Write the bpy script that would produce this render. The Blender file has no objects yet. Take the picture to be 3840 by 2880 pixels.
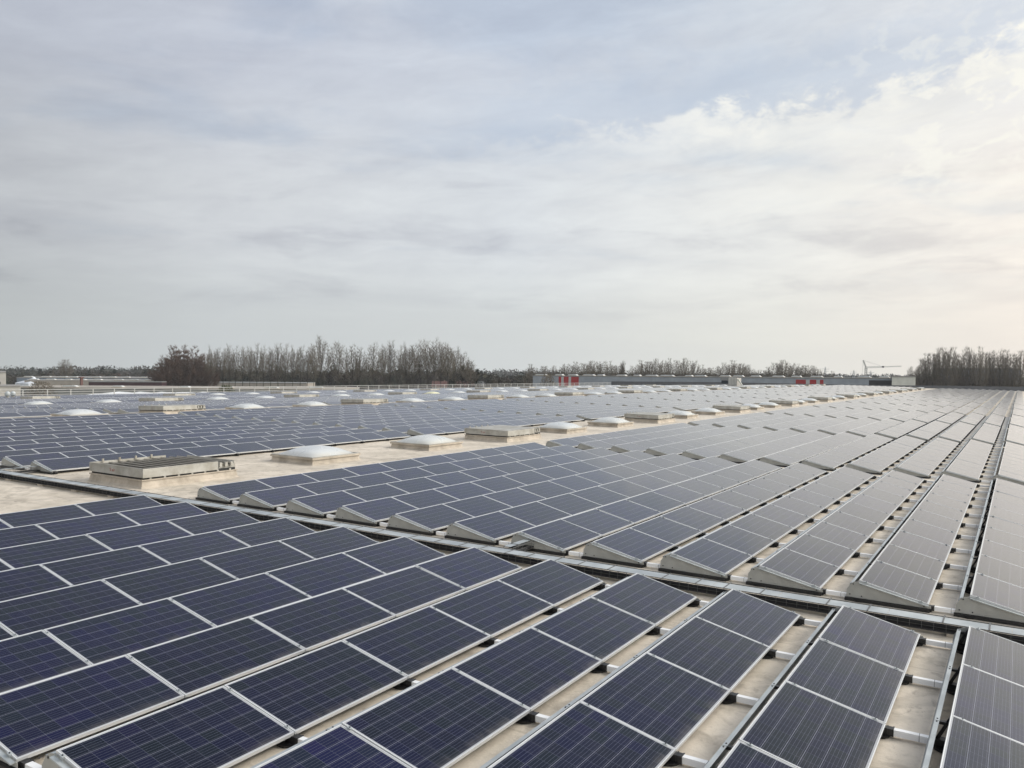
import bpy, math, random
import numpy as np
from mathutils import Vector, Matrix
SC = bpy.context.scene
COL = SC.collection
# ------------------------------------------------------------------ camera
CAMP = Vector((-12.2292, 0.5135, 3.5205))
FW = Vector((0.8561, 0.5163, -0.0220)).normalized()
RT = Vector((0.5167, -0.8558, 0.0239)); RT = (RT - FW * RT.dot(FW)).normalized()
UP = RT.cross(FW)
cam = bpy.data.cameras.new('camera'); camo = bpy.data.objects.new('camera', cam); COL.objects.link(camo)
camo.matrix_world = Matrix(((RT.x, UP.x, -FW.x, CAMP.x), (RT.y, UP.y, -FW.y, CAMP.y), (RT.z, UP.z, -FW.z, CAMP.z), (0, 0, 0, 1)))
cam.sensor_width = 36; cam.lens = 3160.39 / 3840 * 36; cam.clip_start = 0.1; cam.clip_end = 12000
SC.camera = camo
SC.render.resolution_x = 1024; SC.render.resolution_y = 768
SC.view_settings.view_transform = 'Standard'; SC.view_settings.look = 'None'
SC.view_settings.gamma = 1; SC.view_settings.exposure = 0.0
SC.cycles.max_bounces = 5; SC.cycles.diffuse_bounces = 2; SC.cycles.glossy_bounces = 3; SC.cycles.volume_bounces = 0

# ------------------------------------------------------------------ node helper
def srgb(r, g, b):
    f = lambda c: (c / 255 / 12.92) if c / 255 <= .04045 else ((c / 255 + .055) / 1.055) ** 2.4
    return (f(r), f(g), f(b), 1)
class NT:
    def __init__(s, tree): s.t = tree; s.n = tree.nodes; s.l = tree.links
    def node(s, typ, **kw):
        n = s.n.new(typ)
        for k, v in kw.items(): setattr(n, k, v)
        return n
    def put(s, sock, v):
        if isinstance(v, bpy.types.NodeSocket): s.l.new(v, sock)
        else: sock.default_value = v
    def m(s, op, a, b=0.0, c=0.0, clamp=False):
        n = s.node('ShaderNodeMath', operation=op, use_clamp=clamp)
        s.put(n.inputs[0], a); s.put(n.inputs[1], b); s.put(n.inputs[2], c); return n.outputs[0]
    def mix(s, f, a, b, blend='MIX'):
        n = s.node('ShaderNodeMix', data_type='RGBA', blend_type=blend, clamp_factor=True)
        s.put(n.inputs[0], f); s.put(n.inputs[6], a); s.put(n.inputs[7], b); return n.outputs[2]
    def smooth(s, v, a, b):
        n = s.node('ShaderNodeMapRange', interpolation_type='SMOOTHSTEP')
        s.put(n.inputs[0], v); n.inputs[1].default_value = a; n.inputs[2].default_value = b; return n.outputs[0]
    def lin(s, v, a, b, c=0.0, d=1.0):
        n = s.node('ShaderNodeMapRange'); s.put(n.inputs[0], v)
        for i, q in enumerate((a, b, c, d)): n.inputs[i + 1].default_value = q
        return n.outputs[0]
    def noise(s, vec, scale, detail=4, rough=.55, dist=0.0):
        n = s.node('ShaderNodeTexNoise'); s.put(n.inputs['Vector'], vec); n.inputs['Scale'].default_value = scale
        n.inputs['Detail'].default_value = detail; n.inputs['Roughness'].default_value = rough; n.inputs['Distortion'].default_value = dist
        return n.outputs[0]
    def ramp(s, v, stops, interp='LINEAR'):
        n = s.node('ShaderNodeValToRGB'); s.put(n.inputs[0], v); cr = n.color_ramp; cr.interpolation = interp
        while len(cr.elements) < len(stops): cr.elements.new(.5)
        for e, (p, c) in zip(cr.elements, stops):
            e.position = p; e.color = c if len(c) == 4 else (*c, 1)
        return n.outputs[0]
    def xyz(s, v):
        n = s.node('ShaderNodeSeparateXYZ'); s.put(n.inputs[0], v); return n.outputs
    def vec(s, a, b, c=0.0):
        n = s.node('ShaderNodeCombineXYZ'); s.put(n.inputs[0], a); s.put(n.inputs[1], b); s.put(n.inputs[2], c); return n.outputs[0]

# ------------------------------------------------------------------ world (cloudy bright morning)
SUN_AZ, SUN_EL = -48.0, 33.0
def make_world():
    w = bpy.data.worlds.new('World'); SC.world = w; w.use_nodes = True
    N = NT(w.node_tree); N.n.clear()
    d = N.node('ShaderNodeTexCoord').outputs['Generated']
    x, y, z = N.xyz(d)
    az = N.m('MULTIPLY', N.m('ARCTAN2', y, x), 57.29578)
    el = N.m('MULTIPLY', N.m('ARCSINE', z), 57.29578)
    # plain coordinates on a cloud deck seen in perspective
    zz = N.m('ADD', N.m('MAXIMUM', z, 0.0), 0.07)
    px = N.m('DIVIDE', x, zz); py = N.m('DIVIDE', y, zz)
    P = N.vec(px, py, 0.0)
    # streaks: stretched along one compass direction
    a = math.radians(-52)
    sx = N.m('ADD', N.m('MULTIPLY', px, math.cos(a)), N.m('MULTIPLY', py, math.sin(a)))
    sy = N.m('ADD', N.m('MULTIPLY', px, -math.sin(a)), N.m('MULTIPLY', py, math.cos(a)))
    PS = N.vec(N.m('MULTIPLY', sx, 0.35), sy, 3.1)
    n1 = N.noise(PS, 0.55, 5, .5, .4)
    n2 = N.noise(P, 1.6, 6, .58, .3)
    n3 = N.noise(P, 4.5, 6, .62, .2)
    A = N.lin(az, -60, 120)      # 0..1
    def pos(v): return (v + 60) / 180
    hor = N.ramp(A, [(0, srgb(255, 250, 236)), (pos(0), srgb(247, 238, 230)), (pos(14), srgb(234, 233, 228)), (pos(31), srgb(212, 216, 218)), (pos(50), srgb(200, 205, 209)), (pos(62), srgb(185, 190, 193)), (1, srgb(150, 157, 165))])
    mid = N.ramp(A, [(0, srgb(255, 252, 245)), (pos(0), srgb(246, 240, 235)), (pos(14), srgb(233, 234, 235)), (pos(31), srgb(216, 221, 229)), (pos(50), srgb(206, 210, 218)), (pos(62), srgb(188, 192, 200)), (1, srgb(155, 161, 172))])
    top = N.ramp(A, [(0, srgb(250, 250, 250)), (pos(0), srgb(228, 230, 236)), (pos(14), srgb(209, 216, 228)), (pos(31), srgb(206, 213, 227)), (pos(50), srgb(196, 202, 217)), (pos(62), srgb(184, 190, 205)), (1, srgb(150, 160, 182))])
    base = N.mix(N.smooth(el, 1, 9), hor, mid)
    base = N.mix(N.smooth(el, 10, 20), base, top)
    # open blue between the veils
    sky = N.node('ShaderNodeTexSky', sky_type='NISHITA'); sky.sun_disc = False
    sky.sun_elevation = math.radians(SUN_EL); sky.sun_rotation = math.radians(90 - SUN_AZ); sky.air_density = 1.0; sky.dust_density = 1.5
    nis = N.mix(1.0, sky.outputs[0], (.10, .10, .10, 1), 'MULTIPLY')
    blue = N.mix(.30, N.mix(1.0, base, (.80, .90, 1.03, 1), 'MULTIPLY'), nis)
    gap = N.m('MULTIPLY', N.smooth(N.m('ADD', n1, N.m('MULTIPLY', N.m('SUBTRACT', n2, .5), .5)), .54, .38), N.smooth(el, 3, 13))
    col = N.mix(N.m('MULTIPLY', gap, .42), base, blue)
    # soft brightness variation of the veil
    v = N.m('ADD', N.m('MULTIPLY', N.m('SUBTRACT', n1, .5), .20), N.m('MULTIPLY', N.m('SUBTRACT', n2, .5), .20))
    v = N.m('MULTIPLY', v, N.smooth(el, -1, 9))
    elt = N.m('ADD', el, N.m('MULTIPLY', az, .13))
    nm = N.noise(N.vec(N.m('MULTIPLY', az, .09), N.m('MULTIPLY', elt, .34), 4.4), 1.6, 9, .66, .4)
    v = N.m('ADD', v, N.m('MULTIPLY', N.m('MULTIPLY', N.m('SUBTRACT', nm, .5), .34), N.smooth(el, 1, 8)))
    # dim grey wisps low down
    PW = N.vec(N.m('MULTIPLY', az, .06), N.m('MULTIPLY', el, .24), 7.7)
    nw = N.noise(PW, 1.7, 6, .58, .3)
    wis = N.m('MULTIPLY', N.m('MULTIPLY', N.smooth(nw, .52, .72), N.smooth(el, 1.5, 6)), N.smooth(el, 17, 10))
    v = N.m('SUBTRACT', v, N.m('MULTIPLY', wis, .15))
    nl = N.noise(N.vec(N.m('MULTIPLY', az, .03), N.m('MULTIPLY', el, .3), 2.2), 1.5, 4, .5, .2)
    v = N.m('ADD', v, N.m('MULTIPLY', N.m('MULTIPLY', N.m('SUBTRACT', nl, .5), .14), N.smooth(el, 0, 5)))
    col = N.mix(1.0, col, N.vec(N.m('ADD', 1, v), N.m('ADD', 1, v), N.m('ADD', 1, N.m('MULTIPLY', v, .85))), 'MULTIPLY')
    # the bright cumulus bank in the east: its upper edge as a height over the compass
    tops = [(-60, 24), (-10, 20.5), (.5, 19.2), (4, 18.6), (7.5, 17.6), (9.6, 17.0), (14.4, 17.1), (22, 16.3), (25, 15.6), (31, 15.2), (36, 13.6), (120, 10)]
    tr = N.ramp(A, [(pos(p), (q / 30, q / 30, q / 30)) for p, q in tops])
    te = N.m('MULTIPLY', tr, 30.0)
    PC = N.vec(N.m('MULTIPLY', az, .10), N.m('MULTIPLY', el, .16), 1.3)
    nc = N.noise(PC, 3.4, 11, .66, .25)
    nb = N.noise(N.vec(N.m('MULTIPLY', az, .06), N.m('MULTIPLY', elt, .22), 9.3), 1.5, 6, .58, .3)
    S = N.m('ADD', N.m('SUBTRACT', te, el), N.m('MULTIPLY', N.m('SUBTRACT', nc, .5), 7.0))
    edge = N.smooth(S, -.3, .9)
    fall = N.smooth(N.m('ADD', S, N.m('MULTIPLY', N.m('SUBTRACT', nb, .5), 12)), 5.5, .8)
    side = N.smooth(az, 36, 16)
    bank = N.m('MULTIPLY', N.m('MULTIPLY', edge, fall), side)
    bank = N.m('MULTIPLY', bank, N.lin(nc, .36, .62, .25, 1.1))
    # small broken puffs toward the east, and bright streaks under them
    np_ = N.noise(N.vec(N.m('MULTIPLY', az, .22), N.m('MULTIPLY', elt, .34), 5.1), 2.1, 8, .60, .3)
    puff = N.m('MULTIPLY', N.m('MULTIPLY', N.smooth(np_, .50, .62), N.smooth(az, 16, 4)), N.m('MULTIPLY', N.smooth(el, 9, 13), N.smooth(el, 22, 19)))
    strk = N.m('MULTIPLY', N.m('MULTIPLY', N.smooth(nb, .50, .64), N.smooth(az, 34, 12)), N.m('MULTIPLY', N.smooth(el, 3, 7), N.smooth(el, 15, 11)))
    bank = N.m('MAXIMUM', bank, N.m('MAXIMUM', N.m('MULTIPLY', puff, .9), N.m('MULTIPLY', strk, .55)))
    ccol = N.ramp(A, [(0, (1.2, 1.18, 1.1)), (pos(0), srgb(250, 248, 242)), (pos(15), srgb(245, 245, 243)), (pos(30), srgb(228, 233, 240)), (1, srgb(215, 220, 228))])
    col = N.mix(N.m('MULTIPLY', bank, .92), col, ccol)
    # clear blue-grey band just over the bank
    ab = N.m('MULTIPLY', N.m('MULTIPLY', N.smooth(S, -4.5, -1.2), N.smooth(S, .6, -.6)), N.smooth(az, 44, 28))
    col = N.mix(N.m('MULTIPLY', ab, .42), col, srgb(186, 200, 222))
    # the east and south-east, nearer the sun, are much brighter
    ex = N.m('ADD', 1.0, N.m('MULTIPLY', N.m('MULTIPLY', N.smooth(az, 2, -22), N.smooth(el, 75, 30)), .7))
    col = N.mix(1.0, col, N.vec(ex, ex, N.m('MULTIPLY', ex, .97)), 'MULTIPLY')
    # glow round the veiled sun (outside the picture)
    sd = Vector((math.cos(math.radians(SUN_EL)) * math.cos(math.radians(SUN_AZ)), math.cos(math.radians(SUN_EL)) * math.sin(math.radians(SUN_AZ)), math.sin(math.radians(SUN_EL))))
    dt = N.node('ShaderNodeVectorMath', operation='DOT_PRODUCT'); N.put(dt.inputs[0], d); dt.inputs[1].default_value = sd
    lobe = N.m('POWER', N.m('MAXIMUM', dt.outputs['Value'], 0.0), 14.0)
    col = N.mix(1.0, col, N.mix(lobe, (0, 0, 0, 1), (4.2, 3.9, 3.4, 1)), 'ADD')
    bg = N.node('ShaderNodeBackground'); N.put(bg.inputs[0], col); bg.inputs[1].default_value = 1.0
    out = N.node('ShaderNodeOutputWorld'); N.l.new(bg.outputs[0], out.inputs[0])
    w.cycles.sampling_method = 'MANUAL'; w.cycles.sample_map_resolution = 512
    return sd
SUND = make_world()
sl = bpy.data.lights.new('sun', 'SUN'); sl.energy = 1.3; sl.angle = math.radians(12); sl.color = (1, .95, .87)
so = bpy.data.objects.new('sun', sl); COL.objects.link(so); so.rotation_euler = SUND.to_track_quat('Z', 'Y').to_euler(); so.location = (0, 0, 60)

# ------------------------------------------------------------------ materials
MATS = {}
def mat(name, base, rough=.6, metal=0.0, spec=.5, build=None):
    m = bpy.data.materials.new(name); m.use_nodes = True
    N = NT(m.node_tree); b = N.n['Principled BSDF']
    b.inputs['Base Color'].default_value = (*base[:3], 1); b.inputs['Roughness'].default_value = rough
    b.inputs['Metallic'].default_value = metal; b.inputs['Specular IOR Level'].default_value = spec
    if build: build(N, b)
    MATS[name] = m; return m
def mottled(c1, c2, scale=1.5, detail=5, bump=0.0, rr=None, obj=True, bscale=None):
    def f(N, b):
        t = N.node('ShaderNodeTexCoord').outputs['Object']
        n = N.noise(t, scale, detail, .6)
        N.put(b.inputs['Base Color'], N.mix(N.smooth(n, .3, .7), (*c1, 1), (*c2, 1)))
        if bump:
            bp = N.node('ShaderNodeBump'); bp.inputs['Strength'].default_value = bump; bp.inputs['Distance'].default_value = .02
            N.put(bp.inputs['Height'], N.noise(t, bscale or scale * 4, 4)); N.l.new(bp.outputs[0], b.inputs['Normal'])
        if rr: N.put(b.inputs['Roughness'], N.lin(n, .3, .7, *rr))
    return f

def cells(N, b):
    uv = N.node('ShaderNodeUVMap', uv_map='UVMap').outputs[0]
    u, v, _ = N.xyz(uv)
    pid = N.m('FLOOR', N.m('DIVIDE', u, 1.67)); u = N.m('SUBTRACT', u, N.m('MULTIPLY', pid, 1.67))
    rnd = N.node('ShaderNodeObjectInfo').outputs['Random']
    cu = N.m('DIVIDE', N.m('SUBTRACT', u, .0165), .1624); cv = N.m('DIVIDE', N.m('SUBTRACT', v, .0155), .1602)
    fu = N.m('FRACT', cu); fv = N.m('FRACT', cv)
    inside = N.m('MULTIPLY', N.m('MULTIPLY', N.m('GREATER_THAN', cu, 0), N.m('LESS_THAN', cu, 10)), N.m('MULTIPLY', N.m('GREATER_THAN', cv, 0), N.m('LESS_THAN', cv, 6)))
    def line(f, h): return N.m('GREATER_THAN', N.m('ABSOLUTE', N.m('SUBTRACT', f, .5)), .5 - h)
    across = line(fu, .0085); along = line(fv, .0125)
    bus = N.m('LESS_THAN', N.m('ABSOLUTE', N.m('SUBTRACT', N.m('FRACT', N.m('MULTIPLY', fv, 5)), .5)), .030)
    wn = N.node('ShaderNodeTexWhiteNoise', noise_dimensions='4D')
    N.put(wn.inputs['Vector'], N.vec(N.m('FLOOR', cu), N.m('FLOOR', cv), pid)); N.put(wn.inputs['W'], N.m('MULTIPLY', rnd, 97.3))
    wp = N.node('ShaderNodeTexWhiteNoise', noise_dimensions='2D'); N.put(wp.inputs['Vector'], N.vec(pid, N.m('MULTIPLY', rnd, 57.1), 0.0))
    c = N.ramp(wn.outputs['Value'], [(0, (.0055, .007, .030)), (.4, (.007, .009, .021)), (.7, (.007, .012, .018)), (1, (.008, .008, .032))])
    c = N.mix(1.0, c, N.ramp(wp.outputs['Value'], [(0, (.7, .76, .72)), (.5, (.85, .85, .88)), (1, (1.05, 1.0, 1.35))]), 'MULTIPLY')
    c = N.mix(across, c, (.07, .075, .11, 1)); c = N.mix(bus, c, (.095, .10, .135, 1)); c = N.mix(along, c, (.17, .175, .22, 1))
    c = N.mix(inside, (.36, .37, .39, 1), c)
    tt = N.node('ShaderNodeTexCoord').outputs['Object']
    wo = N.node('ShaderNodeVectorMath', operation='ADD'); N.put(wo.inputs[0], tt); N.put(wo.inputs[1], N.vec(N.m('MULTIPLY', rnd, 40.0), N.m('MULTIPLY', pid, 3.7), 0.0))
    dn = N.noise(wo.outputs[0], 3.0, 6, .65, .4)
    dust = N.m('MULTIPLY', N.smooth(v, .13, .0), N.smooth(dn, .35, .7))
    dust = N.m('ADD', N.m('MULTIPLY', dust, .22), N.m('MULTIPLY', N.smooth(dn, .5, .8), .03))
    c = N.mix(dust, c, (.26, .24, .21, 1))
    c = N.mix(N.m('MULTIPLY', N.smooth(N.noise(wo.outputs[0], 9.0, 2, .5), .80, .82), .7), c, (.55, .55, .52, 1))
    N.put(b.inputs['Base Color'], c)
    b.inputs['IOR'].default_value = 1.14; b.inputs['Coat Weight'].default_value = 1.0; b.inputs['Coat IOR'].default_value = 1.15; b.inputs['Coat Roughness'].default_value = .10; b.inputs['Sheen Weight'].default_value = .8; b.inputs['Sheen Roughness'].default_value = .12; b.inputs['Sheen Tint'].default_value = (1, .97, .95, 1)
    N.put(b.inputs['Specular Tint'], N.ramp(wp.outputs['Value'], [(0, (1, .94, .91)), (.3, (.93, .96, 1)), (.6, (1, .97, .96)), (.8, (.90, .94, 1)), (1, (1, .93, .93))]))
    # faint dust and water marks
    t = N.node('ShaderNodeTexCoord').outputs['Object']
    N.put(b.inputs['Roughness'], N.lin(N.noise(t, 6, 4), .35, .7, .09, .16))
mat('solar_cells', (.01, .012, .03), .15, build=cells)
mat('aluminium_frame', (.62, .63, .64), .38, .35)
mat('galvanised_steel', (.46, .49, .51), .5, .45, build=mottled((.33, .36, .375), (.47, .50, .51), 2.2, 7, rr=(.38, .65)))
mat('plate_steel', (.30, .30, .27), .5, .1, build=mottled((.31, .31, .29), (.37, .37, .35), 5, 4))
mat('black_plastic', (.012, .012, .013), .45)
mat('tube_aluminium', (.82, .82, .82), .35, .1)
mat('steel_bolt', (.05, .05, .055), .4, .6)
mat('wire_steel', (.12, .12, .12), .5, .3)
mat('cable_black', (.010, .010, .012), .55)
def domem(N, b):
    t = N.node('ShaderNodeTexCoord').outputs['Object']; r = N.node('ShaderNodeObjectInfo').outputs['Random']
    x, y, z = N.xyz(t); wo = N.node('ShaderNodeVectorMath', operation='ADD'); N.put(wo.inputs[0], t); N.put(wo.inputs[1], N.vec(N.m('MULTIPLY', r, 60), 0.0, 0.0))
    n = N.noise(wo.outputs[0], 1.6, 3, .5, .4)
    rim = N.m('MULTIPLY', N.smooth(z, .42, .25), N.smooth(n, .3, .65))
    c = N.mix(n, (.44, .46, .475, 1), (.55, .57, .585, 1)); c = N.mix(N.m('MULTIPLY', rim, .55), c, (.36, .33, .27, 1)); c = N.mix(N.m('MULTIPLY', r, .25), c, (.56, .55, .47, 1))
    N.put(b.inputs['Base Color'], c); N.put(b.inputs['Roughness'], N.lin(n, .3, .7, .18, .4))
mat('acrylic_dome', (.6, .62, .64), .28, build=domem); mat('acrylic_yellow', (.62, .60, .40), .35)
def roofm(N, b):
    t = N.node('ShaderNodeTexCoord').outputs['Object']
    n1 = N.noise(t, .55, 6, .6, .6); n2 = N.noise(t, 2.6, 6, .65, .4); n3 = N.noise(t, 14, 4, .6)
    c = N.mix(N.smooth(n1, .35, .68), (.49, .435, .36, 1), (.64, .57, .48, 1))
    c = N.mix(N.m('MULTIPLY', N.smooth(n2, .48, .68), .6), c, (.33, .29, .235, 1))
    c = N.mix(N.m('MULTIPLY', N.smooth(N.noise(t, 1.7, 8, .72, 1.6), .55, .64), .55), c, (.25, .215, .175, 1))
    c = N.mix(N.m('MULTIPLY', N.smooth(N.noise(t, 4, 4, .6, .8), .60, .68), .5), c, (.62, .55, .46, 1))
    c = N.mix(N.m('MULTIPLY', N.smooth(n3, .5, .75), .22), c, (.30, .26, .21, 1))
    X, Y, _ = N.xyz(t)
    wob = N.m('MULTIPLY', N.m('SUBTRACT', N.noise(t, .8, 3), .5), .12)
    seam = N.m('LESS_THAN', N.m('ABSOLUTE', N.m('SUBTRACT', N.m('FRACT', N.m('MULTIPLY', N.m('ADD', X, wob), 1 / 2.1)), .5)), .008)
    c = N.mix(N.m('MULTIPLY', seam, .35), c, (.27, .235, .19, 1))
    pud = N.noise(t, .33, 4, .5, 1.5)
    c = N.mix(N.m('MULTIPLY', N.m('MULTIPLY', N.smooth(pud, .52, .55), N.smooth(pud, .62, .56)), .32), c, (.24, .21, .175, 1))
    c = N.mix(N.m('MULTIPLY', N.smooth(N.noise(t, 60, 2, .5), .66, .72), .5), c, (.13, .12, .10, 1))
    N.put(b.inputs['Base Color'], c); N.put(b.inputs['Roughness'], N.lin(n2, .3, .7, .55, .85))
    bp = N.node('ShaderNodeBump'); bp.inputs['Strength'].default_value = .5; bp.inputs['Distance'].default_value = .015
    N.put(bp.inputs['Height'], N.m('ADD', N.m('MULTIPLY', n2, 1.5), n3)); N.l.new(bp.outputs[0], b.inputs['Normal'])
mat('roof_coating', (.5, .44, .35), .7, build=roofm)
mat('curb_coating', (.4, .35, .28), .65, build=mottled((.29, .25, .20), (.47, .41, .34), 2.2, 7, .5))
mat('vent_aluminium', (.42, .41, .38), .55, .25, build=mottled((.29, .275, .24), (.44, .43, .40), 2.5, 7))
mat('vent_slat', (.33, .32, .29), .5, .3, build=mottled((.27, .25, .215), (.38, .355, .315), 3, 6))
mat('dark_gap', (.02, .02, .02), .8)
mat('red_lettering', (.25, .05, .04), .6)
mat('parapet_metal', (.085, .09, .10), .5, .1, build=mottled((.075, .08, .09), (.10, .105, .115), .5, 4))
mat('rail_steel', (.40, .40, .39), .5, .1)
mat('wall_panel', (.3, .3, .3), .7, build=mottled((.26, .26, .26), (.33, .33, .33), .4, 4))
def flat(n, c, r=.7, k=.10, s=.35):
    mat(n, c, r, build=mottled(tuple(q * (1 - k) for q in c), tuple(min(1, q * (1 + k)) for q in c), s, 5))
flat('facade_grey', (.27, .30, .335)); flat('facade_red', (.30, .02, .022), .5); flat('facade_black', (.018, .018, .02)); flat('facade_cream', (.56, .56, .51))
flat('facade_light', (.40, .41, .41)); flat('hall_blue', (.13, .16, .20)); flat('hall_beige', (.30, .27, .235)); flat('hall_maroon', (.035, .010, .014)); flat('hall_grey', (.20, .205, .20))
flat('hall_white', (.78, .80, .82), .5); flat('hall_pale', (.42, .40, .37)); flat('chimney_rust', (.13, .06, .05)); flat('tile_red', (.085, .036, .030), .8, .25, .8); flat('tile_grey', (.10, .10, .105), .8, .2, .8)
flat('brick_wall', (.20, .12, .09), .8); flat('tent_white', (.55, .58, .63)); flat('pane_dark', (.02, .025, .03), .2)
flat('crane_grey', (.30, .30, .30)); flat('pylon_grey', (.33, .34, .36)); flat('roof_felt', (.25, .24, .23)); flat('far_block', (.15, .17, .22))
def ground(N, b):
    t = N.node('ShaderNodeTexCoord').outputs['Object']
    n = N.noise(t, .012, 6, .6); n2 = N.noise(t, .06, 4)
    c = N.mix(N.smooth(n, .4, .6), (.05, .058, .034, 1), (.10, .088, .062, 1))
    N.put(b.inputs['Base Color'], N.mix(N.smooth(n2, .55, .7), c, (.16, .15, .14, 1)))
mat('ground_cover', (.08, .08, .05), .9, build=ground)
def bark(c1, c2):
    def f(N, b):
        r = N.node('ShaderNodeObjectInfo').outputs['Random']
        t = N.node('ShaderNodeTexCoord').outputs['Object']
        n = N.m('ADD', N.m('MULTIPLY', r, .6), N.m('MULTIPLY', N.noise(t, .5, 3), .4))
        N.put(b.inputs['Base Color'], N.mix(n, (*c1, 1), (*c2, 1)))
    return f
mat('bark_dark', (.05, .045, .038), .9, spec=.1, build=bark((.040, .037, .031), (.065, .058, .048)))
mat('twig_brown', (.10, .08, .065), .9, spec=.1, build=bark((.12, .10, .078), (.17, .15, .12)))
mat('twig_red', (.10, .06, .05), .9, spec=.1, build=bark((.10, .065, .05), (.12, .08, .06)))
def woodm(c1, c2, c3, s):
    def f(N, b):
        t = N.node('ShaderNodeTexCoord').outputs['Object']
        n = N.noise(t, s, 3, .6); n2 = N.noise(t, s * 7, 2, .6)
        c = N.mix(N.smooth(n, .4, .6), (*c1, 1), (*c2, 1))
        N.put(b.inputs['Base Color'], N.mix(N.smooth(n2, .5, .7), c, (*c3, 1)))
    return f
mat('thicket', (.035, .034, .026), .95, spec=.05, build=woodm((.024, .027, .019), (.045, .037, .031), (.06, .056, .04), .06))
mat('far_thicket', (.05, .05, .045), .95, spec=.05, build=woodm((.030, .037, .030), (.062, .055, .048), (.05, .055, .045), .03))
mat('needle_green', (.02, .03, .02), .9, spec=.1, build=woodm((.014, .022, .016), (.022, .034, .02), (.03, .04, .025), .4))
mat('shrub_green', (.06, .07, .02), .9, spec=.1, build=woodm((.05, .06, .02), (.085, .095, .035), (.07, .07, .03), .4))

# ------------------------------------------------------------------ mesh builder
class MB:
    def __init__(s): s.v = []; s.f = []; s.mi = []; s.uv = []; s.mats = []; s.hasuv = False
    def mat(s, m):
        if m not in s.mats: s.mats.append(m)
        return s.mats.index(m)
    def face(s, pts, m, uv=None):
        k = len(s.v); s.v += [tuple(p) for p in pts]; s.f.append(tuple(range(k, k + len(pts)))); s.mi.append(s.mat(m))
        s.uv.append(uv)
        if uv: s.hasuv = True
    def poly(s, vs, fs, m):
        k = len(s.v); s.v += [tuple(p) for p in vs]
        for f in fs: s.f.append(tuple(k + i for i in f)); s.mi.append(s.mat(m)); s.uv.append(None)
    def box(s, x0, x1, y0, y1, z0, z1, m, T=None):
        P = [(x, y, z) for z in (z0, z1) for y in (y0, y1) for x in (x0, x1)]
        if T: P = [tuple(T @ Vector(p)) for p in P]
        s.poly(P, [(0, 2, 3, 1), (4, 5, 7, 6), (0, 1, 5, 4), (2, 6, 7, 3), (0, 4, 6, 2), (1, 3, 7, 5)], m)
    def bar(s, a, b, w, m, h=None, n=4):
        a = Vector(a); b = Vector(b); d = (b - a).normalized()
        u = d.cross(Vector((0, 0, 1)));
        if u.length < 1e-3: u = Vector((1, 0, 0))
        u.normalize(); v = u.cross(d); h = h or w
        P = []
        for q in (a, b):
            for i in range(n):
                t = 2 * math.pi * (i + .5) / n; k = .5 / math.cos(math.pi / n)
                P.append(q + u * (w * k * math.cos(t)) + v * (h * k * math.sin(t)))
        F = [(i, (i + 1) % n, n + (i + 1) % n, n + i) for i in range(n)] + [tuple(range(n))[::-1], tuple(range(n, 2 * n))]
        s.poly(P, F, m)
    def prism(s, prof, x0, x1, m, ax='x'):
        n = len(prof)
        if ax == 'x': P = [(x0, a, b) for a, b in prof] + [(x1, a, b) for a, b in prof]
        elif ax == 'y': P = [(a, x0, b) for a, b in prof] + [(a, x1, b) for a, b in prof]
        else: P = [(a, b, x0) for a, b in prof] + [(a, b, x1) for a, b in prof]
        s.poly(P, [tuple(range(n))[::-1], tuple(range(n, 2 * n))] + [(i, (i + 1) % n, n + (i + 1) % n, n + i) for i in range(n)], m)
    def cyl(s, c, r0, r1, z0, z1, m, n=12):
        P = [(c[0] + r0 * math.cos(2 * math.pi * i / n), c[1] + r0 * math.sin(2 * math.pi * i / n), z0) for i in range(n)]
        P += [(c[0] + r1 * math.cos(2 * math.pi * i / n), c[1] + r1 * math.sin(2 * math.pi * i / n), z1) for i in range(n)]
        s.poly(P, [tuple(range(n))[::-1], tuple(range(n, 2 * n))] + [(i, (i + 1) % n, n + (i + 1) % n, n + i) for i in range(n)], m)
    def mesh(s, name, smooth=False):
        me = bpy.data.meshes.new(name); me.from_pydata(s.v, [], s.f)
        for m in s.mats: me.materials.append(MATS[m])
        me.polygons.foreach_set('material_index', s.mi)
        if s.hasuv:
            ul = me.uv_layers.new(name='UVMap'); arr = []
            for f, q in zip(s.f, s.uv): arr += [c for p in (q or [(.005, .005)] * len(f)) for c in p]
            ul.data.foreach_set('uv', arr)
        if smooth: me.polygons.foreach_set('use_smooth', [True] * len(me.polygons))
        me.update(); return me
def link(name, me, parent=None, loc=(0, 0, 0), rot=(0, 0, 0)):
    o = bpy.data.objects.new(name, me); COL.objects.link(o); o.location = loc; o.rotation_euler = rot
    if parent: o.parent = parent
    return o
def tag(o, label=None, cat=None, group=None, kind=None):
    if label: o['label'] = label
    if cat: o['category'] = cat
    if group: o['group'] = group
    if kind: o['kind'] = kind
    return o
def thing(name, label, cat, loc=(0, 0, 0), group=None, rz=0):
    o = link(name, None, None, loc, (0, 0, rz)); o.empty_display_size = .1; return tag(o, label, cat, group)
ORD = ['', 'first', 'second', 'third', 'fourth', 'fifth', 'sixth', 'seventh', 'eighth', 'ninth', 'tenth', 'eleventh', 'twelfth', 'thirteenth', 'fourteenth', 'fifteenth', 'sixteenth', 'seventeenth', 'eighteenth', 'nineteenth', 'twentieth']
def ordn(i):
    if i <= 20: return ORD[i]
    t = {2: 'twenty', 3: 'thirty', 4: 'forty', 5: 'fifty', 6: 'sixty'}
    if i % 10 == 0: return {2: 'twentieth', 3: 'thirtieth', 4: 'fortieth', 5: 'fiftieth', 6: 'sixtieth'}[i // 10]
    return t[i // 10] + '-' + ORD[i % 10]

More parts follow.
